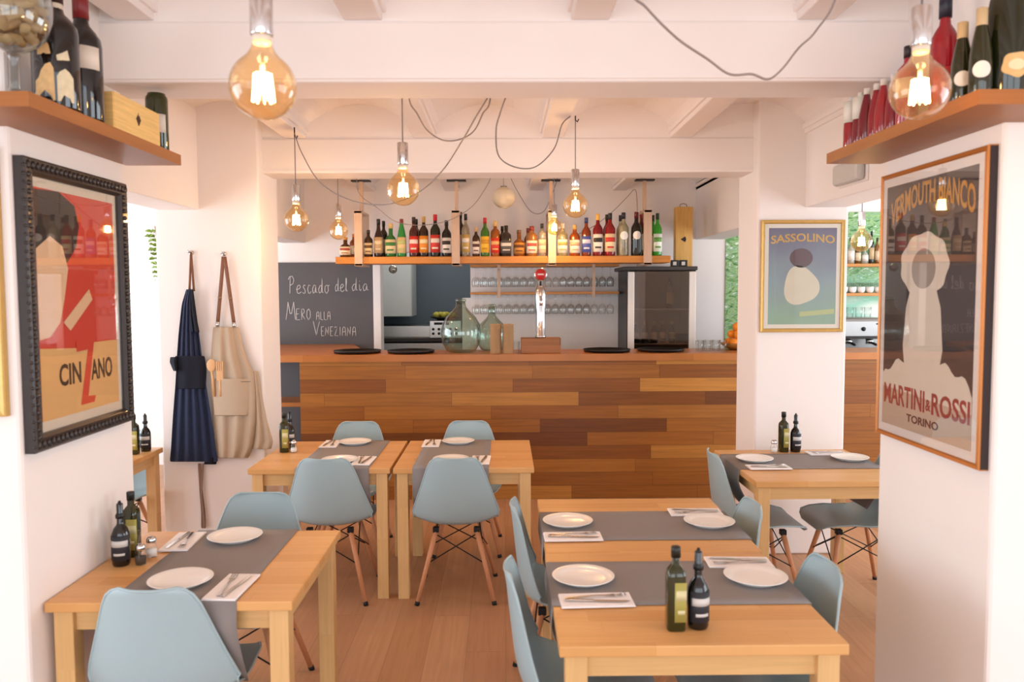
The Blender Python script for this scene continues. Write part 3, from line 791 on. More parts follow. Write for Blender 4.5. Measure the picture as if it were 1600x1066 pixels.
# giant wine glass full of corks
g = thing('giant_wine_glass', 'oversized wine glass filled with corks on the left pillar shelf', 'wine glass', (-1.338, 2.246, ZS))
MB().lathe([(0, 0), (.062, 0), (.062, .004), (.02, .012), (.0125, .03), (.0125, .105), (.02, .122), (.055, .140), (.084, .17), (.098, .21), (.1, .25), (.094, .30), (.084, .34), (.0825, .34), (.0925, .30), (.0985, .25), (.0965, .21), (.0825, .172), (.054, .143), (.02, .128), (0, .126)], 40).build('glass_bowl', glassy('thick_clear_glass', 'eef1f0', .4), g)
CORK = mat('wine_cork', 'd2b083', .8, var=.22, vscale=70, bump=.2)
ck = MB().lathe([(0, -.024), (.012, -.024), (.013, -.022), (.013, .022), (.012, .024), (0, .024)], 14).build('wine_cork', CORK)
rr = random.Random(3); placed = []; i = 0; tries = 0
while len(placed) < 46 and tries < 20000:
    tries += 1
    z = rr.uniform(.155, .28); q = .094 if z > .2 else .05 + (z - .155) * 1.0
    a = rr.uniform(0, 2 * PI); r0 = (q - .026) * math.sqrt(rr.uniform(.2, 1)); p = Vector((r0 * math.cos(a), r0 * math.sin(a), z))
    if p.xy.length > q - .026 or any((p - o).length < .0285 for o in placed): continue
    placed.append(p)
    o = ck if len(placed) == 1 else ck.copy()
    if len(placed) > 1: COL.objects.link(o)
    o.location = g.location + p; o.rotation_euler = (rr.uniform(.9, 2.2), rr.uniform(0, .4), rr.uniform(0, 6))
    tag(o, 'wine cork inside the oversized wine glass', 'cork', 'corks in the oversized wine glass')
# magnums
t = bottle('dark magnum with a map-like cream label, right of the cork glass', (-1.318, 2.418, ZS), .064, .37, 'bordeaux', '120c0c', '2a0f10', None, trans=.03, capz=.84, rz=-1.05, neck='cfc3b0')
def patch(parent, R, a0, pts, m, base):
    """an irregular paper patch wrapped round a bottle: pts in (arc metres, height)"""
    v = []; n = len(pts)
    cx = sum(p[0] for p in pts) / n; cz = sum(p[1] for p in pts) / n
    for k in (0, .5, 1):
        for x, z in pts:
            x, z = cx + (x - cx) * k, cz + (z - cz) * k; v.append((math.cos(a0 + x / R) * R, math.sin(a0 + x / R) * R, z))
    fs = []
    for k in (0, 1):
        for i in range(n): fs.append((k * n + i, k * n + (i + 1) % n, (k + 1) * n + (i + 1) % n, (k + 1) * n + i))
    o = MB().add(v, fs).build('paper_label', m, parent); solid(o, .0006); return o
MAPL = mat('map_label', 'd9b27c', .7, var=.25, vscale=60); MAPL2 = mat('map_label_pale', 'd6c8a8', .7, var=.2, vscale=60)
patch(t, .0655, -1.05, [(-.062, .02), (-.062, .075), (-.050, .085), (-.042, .105), (-.03, .122), (-.016, .128), (-.008, .112), (-.006, .02)], MAPL, t)
patch(t, .0655, -1.05, [(0, .02), (0, .09), (.008, .104), (.022, .114), (.034, .106), (.046, .09), (.046, .02)], MAPL2, t)
patch(t, .0655, -1.05, [(-.052, .15), (-.052, .168), (-.036, .176), (-.026, .19), (-.018, .176), (-.014, .152)], MAPL, t)
patch(t, .0655, -1.05, [(.002, .135), (.0, .150), (.016, .158), (.03, .168), (.036, .14)], MAPL2, t)
bottle('dark magnum with a red capsule and cream labels, beside the wooden wine box', (-1.314, 2.562, ZS), .058, .385, 'bordeaux', '0f0d0e', '7a1f22', 'ddd3c6', None, (.40, .58), trans=.03, capz=.82, rz=-.75, arc=.55)
# wooden wine box
P = thing('wine_box', 'pale wooden wine box with a stamped grape emblem on the left shelf', 'box', (-1.334, 2.818, ZS))
BOXW = planks('pine_box', 'Y', 'Z', 1.0, .3, ['dcb26a', 'e3bd78'], .55, 0, .3, 6)
MB().box((-.075, -.17, 0), (.075, .17, .118), .002).build('box_body', BOXW, P)
MB().box((-.072, -.176, .003), (.072, -.17, .115)).build('box_end', BOXW, P)
e = MB()
for k, (yy, zz) in enumerate(((-.008, .07), (.004, .07), (-.014, .062), (-.002, .062), (.010, .062), (-.008, .054), (.004, .054), (-.002, .046))): e.lathe([(0, 0), (.006, 0)], 10, M=Matrix.Translation((.0757, yy + .0, zz)) @ Matrix.Rotation(PI / 2, 4, 'Y'))
e.box((.0752, -.004, .074), (.0758, -.001, .084))
e.build('grape_emblem', mat('burnt_stamp', '4a2f1c', .8), P)
bottle('squat dark green bottle with a white label behind the wooden wine box', (-1.305, 3.075, ZS), .040, .212, 'jar', '2f3413', '20240f', 'd9d2c8', None, (.30, .62), trans=.1, rz=-PI / 2 + .2, arc=1.0)

# right shelf
for i, y in enumerate((3.125, 3.06, 2.995, 2.93, 2.865, 2.80)):
    nm = ('at the far end of the right pillar shelf', 'next after the one at the far shelf end', 'third from the far end of the right shelf', 'fourth from the far end of the right shelf', 'fifth from the far end of the right shelf', 'sixth from the far end, just behind the nearest right bulb')[i]
    bottle('small crimson aperitif bottle ' + nm, (1.345 + .006 * (i % 2), y, ZS), .0285, .205, 'slope', ('b02a34', '8c2030', '8a1c2c', 'a82432', 'b82a34', 'a02030')[i], 'd8d2ca', 'e2ded2' if i < 2 else None, None, (.52, .92), trans=.35, capz=.90, rz=-2.2, neck='e2ded2', arc=1.4, group='small crimson aperitif bottles')
bottle('ruby liqueur bottle with dark blue cap, behind the nearest right bulb', (1.37, 2.52, ZS), .041, .365, 'bordeaux', 'b81f2c', '1f2030', 'c23a3a', None, (.1, .4), trans=.5, capz=.83, capr=.46)
bottle('rosy bottle with dark band, peeking left of the nearest right bulb', (1.332, 2.67, ZS), .034, .26, 'tall', 'c4384a', '241a22', 'd8cfc8', None, (.35, .6), trans=.4, rz=-2.2)
bottle('orange aperitif bottle behind the small sparkling wine bottles', (1.442, 2.445, ZS), .036, .27, 'slope', 'cf5a2a', 'd9c7b8', 'd8b9a0', None, (.2, .5), trans=.4)
bottle('small sparkling wine bottle with round white label, farther of the pair', (1.335, 2.36, ZS), .030, .235, 'slope', '2c2c0e', 'c9a878', None, None, trans=.25, capz=.66, capr=.5, rz=-2.0, badge=('e8e0d6', .30, .022))
bottle('small sparkling wine bottle with round white label, nearer of the pair', (1.338, 2.272, ZS), .030, .245, 'slope', '2c2c0e', 'bfa57c', None, None, trans=.25, capz=.66, capr=.5, rz=-2.0, badge=('e8e0d6', .30, .023))
t = bottle('large champagne magnum with an oval gold label on the right shelf', (1.43, 2.30, ZS), .064, .43, 'slope', '1d200b', 'a58a45', None, None, trans=.12, capz=.86, rz=-1.9)
patch(t, .0652, -1.75, blob(0, .085, .038, .034, 40, lambda a: .07 * math.cos(5 * a + 1)), mat('gold_label', 'd8b277', .5, var=.15, vscale=60), t)
patch(t, .0660, -1.75, blob(0, .085, .022, .015, 16), mat('gold_label_center', 'e9d6ae', .5), t)

# ---------------------------------------------------------------- aprons on the far left pillar
AY = QLY0
def ap(px, py, off=.0): p = aty(px, py, AY - off); return p
def cloth(rows, name, m, parent, depth=.02, folds=5, nseg=18, off=.02, seed=0, amp=.016):
    """rows of (y pixel, left x pixel, right x pixel) become a hanging, folded cloth in front of the pillar"""
    g = []; rs = random.Random(seed); ph = rs.uniform(0, 6)
    sub = []
    for (a, b) in zip(rows, rows[1:]):
        for k in range(4): t = k / 4; sub.append(tuple(a[i] + (b[i] - a[i]) * t for i in range(3)))
    sub.append(rows[-1])
    for j, (y, xl, xr) in enumerate(sub):
        r = []
        for i in range(nseg + 1):
            u = i / nseg; x = xl + (xr - xl) * u
            d = off + amp * (1 + math.sin(u * folds * 2 * PI + ph + j * .05)) * (.35 + .65 * min(1, j / 10)) + depth * math.sin(PI * u)
            r.append(ap(x, y, d) - parent.location)
        g.append(r)
    o = MB().grid(g).build(name, m, parent); solid(o, .0022); s = o.modifiers.new('smooth', 'SUBSURF'); s.levels = s.render_levels = 1; return o


DENIM = mat('dark_denim', '27304a', .9, var=.2, vscale=160, sheen=.2, spec=.15); DENIM2 = mat('black_denim', '23252f', .9, var=.2, vscale=160, spec=.15)
LINEN = mat('beige_linen', 'b8a48e', .92, var=.08, vscale=180, spec=.1); LEATH = mat('brown_leather', '7d5138', .6, var=.12); TAPE = mat('brown_tape', '8a7263', .9)
P = thing('apron', 'dark blue denim apron hanging on the white pillar', 'apron', ap(300, 450))
cloth([(452, 291, 302), (475, 284, 305), (520, 279, 311), (560, 276, 316), (600, 274, 322), (650, 270, 330), (700, 267, 337), (722, 265, 341)], 'apron_body', DENIM, P, seed=1)
cloth([(452, 296, 301), (490, 296, 306), (520, 299, 312)], 'bib_fold', DENIM2, P, depth=.03, off=.035, folds=2, seed=2)
cloth([(556, 273, 320), (580, 275, 323), (608, 275, 322)], 'pocket', DENIM2, P, depth=.024, off=.040, folds=2, nseg=12, seed=5, amp=.006)
cloth([(558, 266, 278), (566, 265, 277), (580, 271, 277)], 'pocket_flap', DENIM2, P, depth=.02, off=.045, folds=1, nseg=8, seed=5)
cloth([(715, 322, 340), (726, 318, 338)], 'hem_corner', DENIM2, P, off=.012, nseg=8, folds=1, seed=6)
for xa, xb in ((297, 296), (301, 303)):
    MB().tube([ap(298.5, 394, .03) - P.location, ap((298.5 + xb) / 2, 424, .022) - P.location, ap(xb, 455, .03) - P.location], .007, 6).build('neck_strap', LEATH, P)
cloth([(724, 309, 315), (760, 311, 316), (800, 314, 321), (826, 314, 322)], 'tie_tape', TAPE, P, off=.02, folds=1, nseg=4, depth=.004, seed=8, amp=.004)
cloth([(724, 316, 319), (770, 313, 316), (825, 318, 322)], 'tie_tape', TAPE, P, off=.03, folds=1, nseg=4, depth=.004, seed=9, amp=.004)
hk = lambda px, py, lab: (lambda t: (MB().tube([(0, 0, 0), (0, -.045, 0), (0, -.055, .012)], .005, 8).build('peg', CHROME, t), MB().lathe([(0, 0), (.014, 0), (.014, .006), (0, .006)], 14, M=Matrix.Rotation(PI / 2, 4, 'X')).build('rosette', CHROME, t)))(thing('coat_hook', lab, 'hook', ap(px, py)))
hk(299, 395, 'small steel hook holding the dark blue apron'); hk(350, 397, 'small steel hook holding the beige linen apron')
P = thing('apron', 'beige linen apron with brown leather straps on the white pillar', 'apron', ap(350, 510))
cloth([(511, 333, 373), (530, 331, 377), (560, 329, 386), (585, 328, 398), (620, 330, 401), (660, 333, 401), (700, 336, 395), (716, 338, 388)], 'apron_body', LINEN, P, seed=11, depth=.035, folds=3)
cloth([(580, 392, 404), (620, 396, 410), (660, 396, 418), (690, 392, 427), (702, 390, 424)], 'side_drape', LINEN, P, off=.01, folds=2, nseg=10, seed=12)
cloth([(592, 331, 391), (600, 331, 391), (622, 333, 390), (650, 335, 388)], 'pocket', LINEN, P, depth=.046, off=.043, folds=1, nseg=14, seed=13, amp=.006)
for xa, ya, xb, yb in ((349, 401, 340, 508), (351, 401, 366, 509)):
    g = []
    for k in range(9):
        u = k / 8; x = xa + (xb - xa) * u; y = ya + (yb - ya) * u; g.append([ap(x - 2.8, y, .045 - .01 * u) - P.location, ap(x + 2.8, y, .045 - .01 * u) - P.location])
    st = MB().grid(g).build('leather_strap', LEATH, P); solid(st, .004)
    MB().box((-.013, -.003, -.006), (.013, .003, .006), .002).build('buckle', mat('aged_brass', '8a6a48', .4, .8), st, tuple(ap(xa + (xb - xa) * .6, ya + (yb - ya) * .6, .045) - P.location))
    MB().tube([ap(xb, yb + q, .042) - P.location for q in (-5, 3)], .011, 8).build('strap_ring', CHROME, st)
MB().box((-.03, -.002, 0), (.03, .002, .004)).build('pocket_stitch', mat('dark_stitch', '6e5f50', .9), P, tuple(ap(384, 597, .102) - P.location))
SPW = mat('light_wood_utensil', 'd9ab7c', .5, var=.06)
p = ap(334, 605, .07)
t = thing('wooden_spoon', 'light wooden spoon in the beige apron pocket', 'wooden spoon', p)
MB().sphere((-.012, 0, .138), .03, 16, 10, sc=(1, .25, 1.35)).tube([(0, 0, -.06), (-.004, 0, .05), (-.01, 0, .105)], .008, 8).build('spoon_body', SPW, t)
p = ap(344, 605, .075)
t = thing('wooden_fork', 'light wooden salad fork in the beige apron pocket', 'wooden fork', p)
m = MB().box((-.022, -.004, .04), (.022, .004, .105), .004).tube([(0, 0, -.06), (0, 0, .05)], .008, 8)
for x in (-.018, -.006, .006, .018): m.box((x - .0045, -.004, .10), (x + .0045, .004, .165), .002)
m.build('fork_body', SPW, t)

# ---------------------------------------------------------------- the bar
BX0, BX1 = -1.685, 4.2
P = thing('bar_counter', 'long bar front clad in varied reddish-brown planks', 'bar counter', (0, 6.57, 0))
MB().box((BX0, 0, .002), (BX1, .03, 1.155)).build('plank_front', CLAD, P)
MB().box((BX0, .03, .002), (BX0 + .03, .50, 1.155)).build('side_panel', planks('iroko_side', 'Y', 'Z', 1, .112, ['8d5326', '9a5f2e'], .45, .4, .3, 2.6), P)
MB().box((BX0 + .03, .03, .002), (BX1, .50, 1.155)).build('carcass', mat('dark_carcass', '3a332e', .7), P)
o = MB().prism([(-1.83, 6.535), (BX1, 6.535), (BX1, 7.10), (-1.25, 7.10), (-1.5, 7.94), (-2.6, 7.94), (-2.6, 7.2)], 1.156, 1.212).build('bar_worktop', COUNTER)
tag(o, 'wooden worktop running along the top of the bar', 'worktop')
ZW = 1.2125
o = MB().box((-.30, 7.40, .0), (4.2, 7.95, .93)).build('back_counter', mat('dark_back_counter', '55504c', .5)); tag(o, 'dark back counter below the mural and glass racks', 'counter')
# low bench glimpsed at the left end of the bar
P = thing('wooden_bench', 'low wooden bench in the gap left of the bar', 'bench', (-2.05, 7.35, 0))
MB().box((-.35, -.2, .70), (.35, .2, .74), .004).build('seat', COUNTER, P)
for sx in (-1, 1):
    for sy in (-1, 1): MB().box((sx * .32 - .025, sy * .17 - .025, 0), (sx * .32 + .025, sy * .17 + .025, .70)).build('leg', COUNTER, P)

# chalkboard
P = thing('chalkboard', 'large dark chalkboard with handwritten Spanish fish special', 'chalkboard', (0, YB - .02, 0))
MB().box((-3.4, 0, .0), (-1.302, .018, 2.022)).build('board', SLATE, P)
GL = {  # letters as strokes in a 1 x 1 box
    'P': [[(.1, 0), (.15, .5), (.2, 1.0)], [(-.1, .85), (.1, 1.02), (.5, 1.05), (.75, .85), (.6, .6), (.2, .5)]],
    'M': [[(0, 0), (.15, .5), (.25, 1)], [(.25, 1), (.45, .35), (.6, .35), (.85, 1)], [(.85, 1), (.92, .5), (1, 0)]],
    'V': [[(0, 1), (.25, .4), (.4, 0), (.6, .5), (.9, 1)]],
    'e': [[(.05, .25), (.5, .3), (.75, .42), (.6, .55), (.3, .5), (.1, .3), (.2, .06), (.5, 0), (.9, .12)]],
    's': [[(.7, .5), (.4, .55), (.2, .42), (.6, .25), (.65, .08), (.35, 0), (.05, .08)]],
    'c': [[(.75, .5), (.4, .55), (.15, .3), (.3, .04), (.6, .02), (.9, .14)]],
    'a': [[(.7, .5), (.4, .55), (.12, .3), (.25, .02), (.55, .1), (.7, .5), (.72, .1), (.95, .08)]],
    'd': [[(.65, .5), (.4, .52), (.12, .28), (.25, .02), (.55, .1), (.72, .6), (.78, 1), (.74, .4), (.78, .05), (.95, .08)]],
    'o': [[(.5, .55), (.2, .45), (.15, .15), (.45, 0), (.75, .2), (.7, .48), (.5, .55), (.7, .5), (.98, .52)]],
    'l': [[(.2, .1), (.6, .7), (.55, 1), (.35, .95), (.35, .3), (.5, .02), (.85, .1)]],
    'i': [[(.3, .5), (.35, .1), (.6, .02), (.8, .15)], [(.35, .72), (.4, .76)]],
    'E': [[(.75, 1), (.15, 1), (.1, .5), (.1, 0), (.8, .02)], [(.1, .52), (.6, .54)]],
    'R': [[(.1, 0), (.15, 1), (.6, .95), (.7, .7), (.2, .5), (.8, 0)]],
    'O': [[(.5, 1), (.15, .8), (.1, .3), (.4, 0), (.8, .25), (.8, .75), (.5, 1)]],
    'A': [[(.1, 0), (.2, .8), (.4, 1), (.7, .9), (.8, 0)], [(.15, .45), (.78, .48)]],
    'L': [[(.15, 1), (.15, .05), (.8, 0)]],
    'N': [[(.1, 0), (.15, .95), (.7, .1), (.75, 1)]],
    'Z': [[(.1, .95), (.8, 1), (.15, .05), (.85, .0)]],
    'I': [[(.4, 1), (.42, 0)]],
}


def chalk(word, px0, px1, pyb, pyt, small=1.0, first=1.0, r=.0036):
    """a word in chalk between two pixel columns, baseline pyb, capital height pyt"""
    a = aty(px0, pyb, YB - .02); b_ = aty(px1, pyb, YB - .02); t = aty(px0, pyt, YB - .02); H = t.z - a.z
    ws = [(.9 if c in 'PMVAdeaoNZ' else .7 if c in 'scERLO' else .5) * (1.5 if c in 'MV' else 1.15 if c == 'P' else 1) for c in word]; tot = sum(ws); m = MB(); x = a.x; sc = (b_.x - a.x) / tot
    for k, (c, wd) in enumerate(zip(word, ws)):
        hh = H * (first if k == 0 else small)
        for stk in GL[c]:
            pts = []
            for (p, q) in zip(stk, stk[1:]): pts += [p, ((p[0] + q[0]) / 2, (p[1] + q[1]) / 2)]
            pts.append(stk[-1])
            m.tube([(x + u * wd * sc * .95, -.001, a.z + v * hh + (b_.z - a.z) * (x - a.x) / (b_.x - a.x)) for u, v in pts], r, 5)
        x += wd * sc
    return m.build('chalk_writing', CHALK, P)


chalk('Pescado', 452, 516, 459, 433, .95); chalk('del', 523, 544, 456, 434); chalk('dia', 549, 577, 455, 434)
chalk('MERO', 447, 487, 500, 472, .62, 1.0); chalk('ALLA', 494, 518, 500, 487, r=.0032); chalk('VENEZIANA', 490, 558, 525, 502, .62, 1.0, r=.0034)

# ---------------------------------------------------------------- things on the bar
def tray(loc, label, r=.2):
    o = MB().lathe([(0, .002), (r * .93, .002), (r * .96, 0), (r, .018), (r * 1.01, .024), (r * .985, .024), (r * .94, .006), (0, .006)], 44).build('serving_tray', BLACKPL)
    o.location = loc; tag(o, label, 'tray', 'round black serving trays')
tray((-1.245, 6.78, ZW), 'round black tray in front of the chalkboard'); tray((-.79, 6.76, ZW), 'round black tray in front of the kitchen opening')
tray((.87, 6.78, ZW), 'round black tray right of the beer tap'); tray((1.335, 6.80, ZW), 'round black tray in front of the glass-door cooler')
DEMI = glassy('green_demijohn_glass', 'd3e4da', .5, .03, .10)
def demi(loc, r, h, label):
    R = r; t = thing('demijohn', label, 'demijohn', loc)
    out = [(0, .0), (R * .5, 0), (R * .72, .012), (R * .93, R * .45), (R, R * .95), (R * .93, R * 1.4), (R * .72, R * 1.76), (R * .42, R * 2.05), (R * .26, R * 2.25), (R * .22, R * 2.5), (R * .20, h * .94), (R * .27, h * .95), (R * .27, h * .985), (R * .2, h)]
    inn = [(q * .93, z + .006) for q, z in out[:-1]][::-1]
    MB().lathe(out, 40).build('glass_body', DEMI, t)
demi((-.368, 6.80, ZW), .172, .455, 'large pale green demijohn on the bar'); demi((-.108, 6.97, ZW), .135, .405, 'smaller green demijohn behind the coaster stacks')
CARD = mat('cardboard_coaster', 'b08f68', .85, var=.1)
def coasters(x, y, label):
    m = MB(); z = 0; rs = random.Random(int(x * 1000))
    while z < .245:
        h = .007; dx, dy = rs.uniform(-.0015, .0015), rs.uniform(-.0015, .0015); m.lathe([(0, z), (.046, z), (.047, z + .001), (.047, z + h - .002), (.046, z + h - .001), (0, z + h - .001)], 24, c=(dx, dy, 0)); z += h
    o = m.build('coaster_stack', CARD); o.location = (x, y, ZW); tag(o, label, 'coasters')
coasters(-.072, 6.66, 'tall stack of coasters in front of the smaller demijohn'); coasters(.031, 6.655, 'tall stack of coasters beside the beer tap')
P = thing('beer_tap', 'chrome beer tap with a round red badge on a wooden block', 'beer tap', (.305, 6.72, ZW))
MB().box((-.165, -.09, 0), (.165, .09, .125), .003).build('wood_block', planks('tap_block', 'X', 'Z', .9, .07, ['6e4526', '8d5a30', '9a6234'], .45, .4, .3, 4), P)
MB().lathe([(0, .125), (.045, .125), (.045, .14), (.038, .15), (.038, .34), (.045, .40), (.047, .46), (.042, .52), (.03, .56), (0, .575)], 28).build('column', CHROME, P)
MB().tube([(0, -.03, .47), (0, -.09, .455), (0, -.11, .40)], .012, 10).build('spout', CHROME, P)
MB().tube([(0, -.02, .56), (0, -.03, .62)], .009, 10).build('lever', BLACKPL, P)
bd = MB().lathe([(0, -.012), (.046, -.012), (.048, 0), (.046, .012), (0, .012)], 30, M=Matrix.Translation((0, -.035, .655)) @ Matrix.Rotation(PI / 2, 4, 'X')).build('badge', mat('red_badge', 'c02a2c', .35), P)
MB().lathe([(.046, -.0125), (.054, -.008), (.054, .008), (.046, .0125)], 30, M=Matrix.Translation((0, -.035, .655)) @ Matrix.Rotation(PI / 2, 4, 'X')).build('badge_ring', CHROME, bd)
MB().box((-.024, -.0485, .650), (.024, -.0475, .661)).build('badge_mark', mat('badge_white', 'e4cfc9', .5), bd)
def tumbler_mesh(): return MB().lathe([(0, 0), (.03, 0), (.033, .09), (.0315, .09), (.0285, .006), (0, .006)], 18).build('tumbler', CLEAR)
tb = tumbler_mesh(); first = True
spots = [(1.665 + .068 * i, 6.80 + .01 * (i % 2)) for i in range(4)] + [(1.70 + .068 * i, 6.88) for i in range(3)]
for i, (x, y) in enumerate(spots + [(.098, 6.78)]):
    o = tb if first else tb.copy()
    if not first: COL.objects.link(o)
    first = False; o.location = (x, y, ZW)
    tag(o, ordinal(i) + ' clear tumbler in the cluster beside the cooler' if i < 7 else 'single clear tumbler between coasters and beer tap', 'tumbler', 'clear tumblers on the bar')
# oranges in a bowl
P = thing('fruit_bowl', 'shallow wooden bowl of oranges at the pillar end of the bar', 'bowl', (2.03, 6.95, ZW))
MB().lathe([(0, .0), (.06, 0), (.09, .012), (.15, .055), (.146, .058), (.086, .02), (0, .012)], 32).build('bowl_body', mat('bowl_wood', 'a8742f', .5), P)
og = MB().sphere((0, 0, 0), .0385, 20, 14, sc=(1, 1, .95)).build('orange', mat('orange_peel', 'e88b1f', .45, var=.08, vscale=8, bump=.15)); first = True
for i, (x, y, z) in enumerate([(.07 * math.cos(a), .07 * math.sin(a), .062) for a in [0.3 + 2 * PI * k / 5 for k in range(5)]] + [(.046 * math.cos(a), .046 * math.sin(a), .134) for a in (.5, 2.5, 4.6)] + [(.0, .0, .198)]):
    o = og if first else og.copy()
    if not first: COL.objects.link(o)
    first = False; o.location = (2.03 + x, 6.95 + y, ZW + z); o.rotation_euler = (i, i * 2, 0)
    tag(o, 'orange in the bowl at the pillar end of the bar', 'orange', 'oranges in the bowl')
# glass-door cooler on the back counter
P = thing('drinks_cooler', 'black glass-door drinks cooler with pale handles beside the beer tap', 'cooler', (1.45, 7.66, .93))
cw, cdp, chh = .318, .28, .985
m = MB().box((-cw, -cdp, .0), (-cw + .02, cdp, chh)).box((cw - .02, -cdp, 0), (cw, cdp, chh)).box((-cw, cdp - .02, 0), (cw, cdp, chh)).box((-cw, -cdp, 0), (cw, cdp, .06))
m.build('cabinet', BLACKPL, P)
MB().box((-cw + .021, cdp - .03, .061), (cw - .021, cdp - .021, chh - .002)).box((-cw + .0205, -cdp + .01, .061), (-cw + .024, cdp - .03, chh - .002)).box((cw - .024, -cdp + .01, .061), (cw - .0205, cdp - .03, chh - .002)).build('liner', mat('cooler_liner', 'b5aea6', .5), P)
MB().box((-cw - .04, -cdp - .03, chh), (cw + .01, cdp, chh + .035), .006).build('lid', mat('dark_lid', '3a3634', .5), P)
dr = MB().box((-cw + .01, -cdp - .012, .03), (cw - .01, -cdp - .006, chh - .01)).build('door', glassy('smoked_glass', 'd8cfc8', .45, .02, .12), P)
for sx in (-1, 1): MB().box((sx * (cw - .035) - .03, -cdp - .03, .02), (sx * (cw - .035) + .03, -cdp - .012, chh - .012), .004).build('door_handle', mat('pale_aluminium', 'd9d2cb', .4, .3), dr)
for k, z in enumerate((.30, .62)): MB().box((-cw + .02, -cdp + .03, z), (cw - .02, cdp - .03, z + .008)).build('shelf', STEEL, P)
for i in range(5):
    bottle(ordinal(i) + ' small dark beer bottle inside the glass-door cooler', (1.235 + i * .085, 7.50, .93 + .3085), .03, .20, 'burgundy', '1c120b', 'c9b07a', 'b9a078', None, (.2, .5), trans=.05, group='beer bottles in the cooler')
bottle('wine bottle with cream label inside the glass-door cooler', (1.57, 7.58, .93 + .6285), .036, .30, 'bordeaux', '2c2415', '3a2c20', 'd2bd8c', None, (.15, .5), trans=.05)
for i, x in enumerate((1.585, 1.665)):
    P2 = thing('shot_glass_box', ('left one' if i == 0 else 'right one') + ' of two small black boxes on the cooler', 'box', (x, 7.45, .93 + chh + .0355))
    MB().box((-.034, -.03, 0), (.034, .03, .06), .003).build('box_body', BLACKPL, P2)
    MB().box((-.02, -.0312, .012), (.012, -.0305, .045)).build('window', STEEL, P2)
P = thing('wine_box', 'upright wooden wine box with black stamp behind the green bottle', 'box', (1.70, 7.62, .93 + chh + .0355))
MB().box((-.08, -.05, 0), (.08, .05, .565), .003).build('box_body', planks('pine_box_upright', 'Z', 'X', 1.0, .3, ['d9a95a', 'e0b368'], .55, 0, .3, 6), P)
MB().tube([(-.035, 0, .565), (-.03, 0, .59), (0, 0, .60), (.03, 0, .59), (.035, 0, .565)], .004, 6).build('rope_handle', CORDM, P)
MB().add([(-.035, -.0508, .26), (.01, -.0508, .232), (.02, -.0508, .26), (.01, -.0508, .288), (0, -.0508, .262)], [(0, 1, 2, 3)]).build('stamp', mat('black_stamp', '2a2320', .7), P)

# ---------------------------------------------------------------- hanging bottle shelf
HY = 7.15
pL, pR = aty(524, 404, HY - .1), aty(1048, 404, HY - .1); zt = aty(786, 400.5, HY - .1).z; zb_ = aty(786, 411.5, HY - .1).z
P = thing('hanging_shelf', 'long wooden shelf of liquor bottles hung over the bar', 'shelf', ((pL.x + pR.x) / 2, HY, zb_))
hw = (pR.x - pL.x) / 2; hh = zt - zb_
MB().box((-hw, -.10, 0), (hw, .22, hh), .004).build('board', SHELFX, P)
STRAP = planks('pale_strap_wood', 'Z', 'X', 2, .3, ['c3a68f', 'cbb09a'], .55, 0, .2, 5)
for px in (561, 712.5, 862.5, 1011.5):
    x = aty(px, 404, HY - .1).x - P.location.x; top = ZC - P.location.z
    s_ = MB().box((x - .035, -.125, -.02), (x + .035, -.101, .46), .003).box((x - .035, -.125, -.02), (x + .035, .245, -.001)).box((x - .035, .221, -.02), (x + .035, .245, .46), .003).box((x - .035, -.125, .44), (x + .035, .245, .46)).build('hanger_strap', STRAP, P)
    MB().box((x - .015, .045, .46), (x + .015, .075, top - .012)).build('hanger_rod', STRAP, s_)
    MB().box((x - .085, .02, top - .012), (x + .085, .10, top - .001)).build('ceiling_plate', BLACKM, s_)
ZB_ = zt + .0005
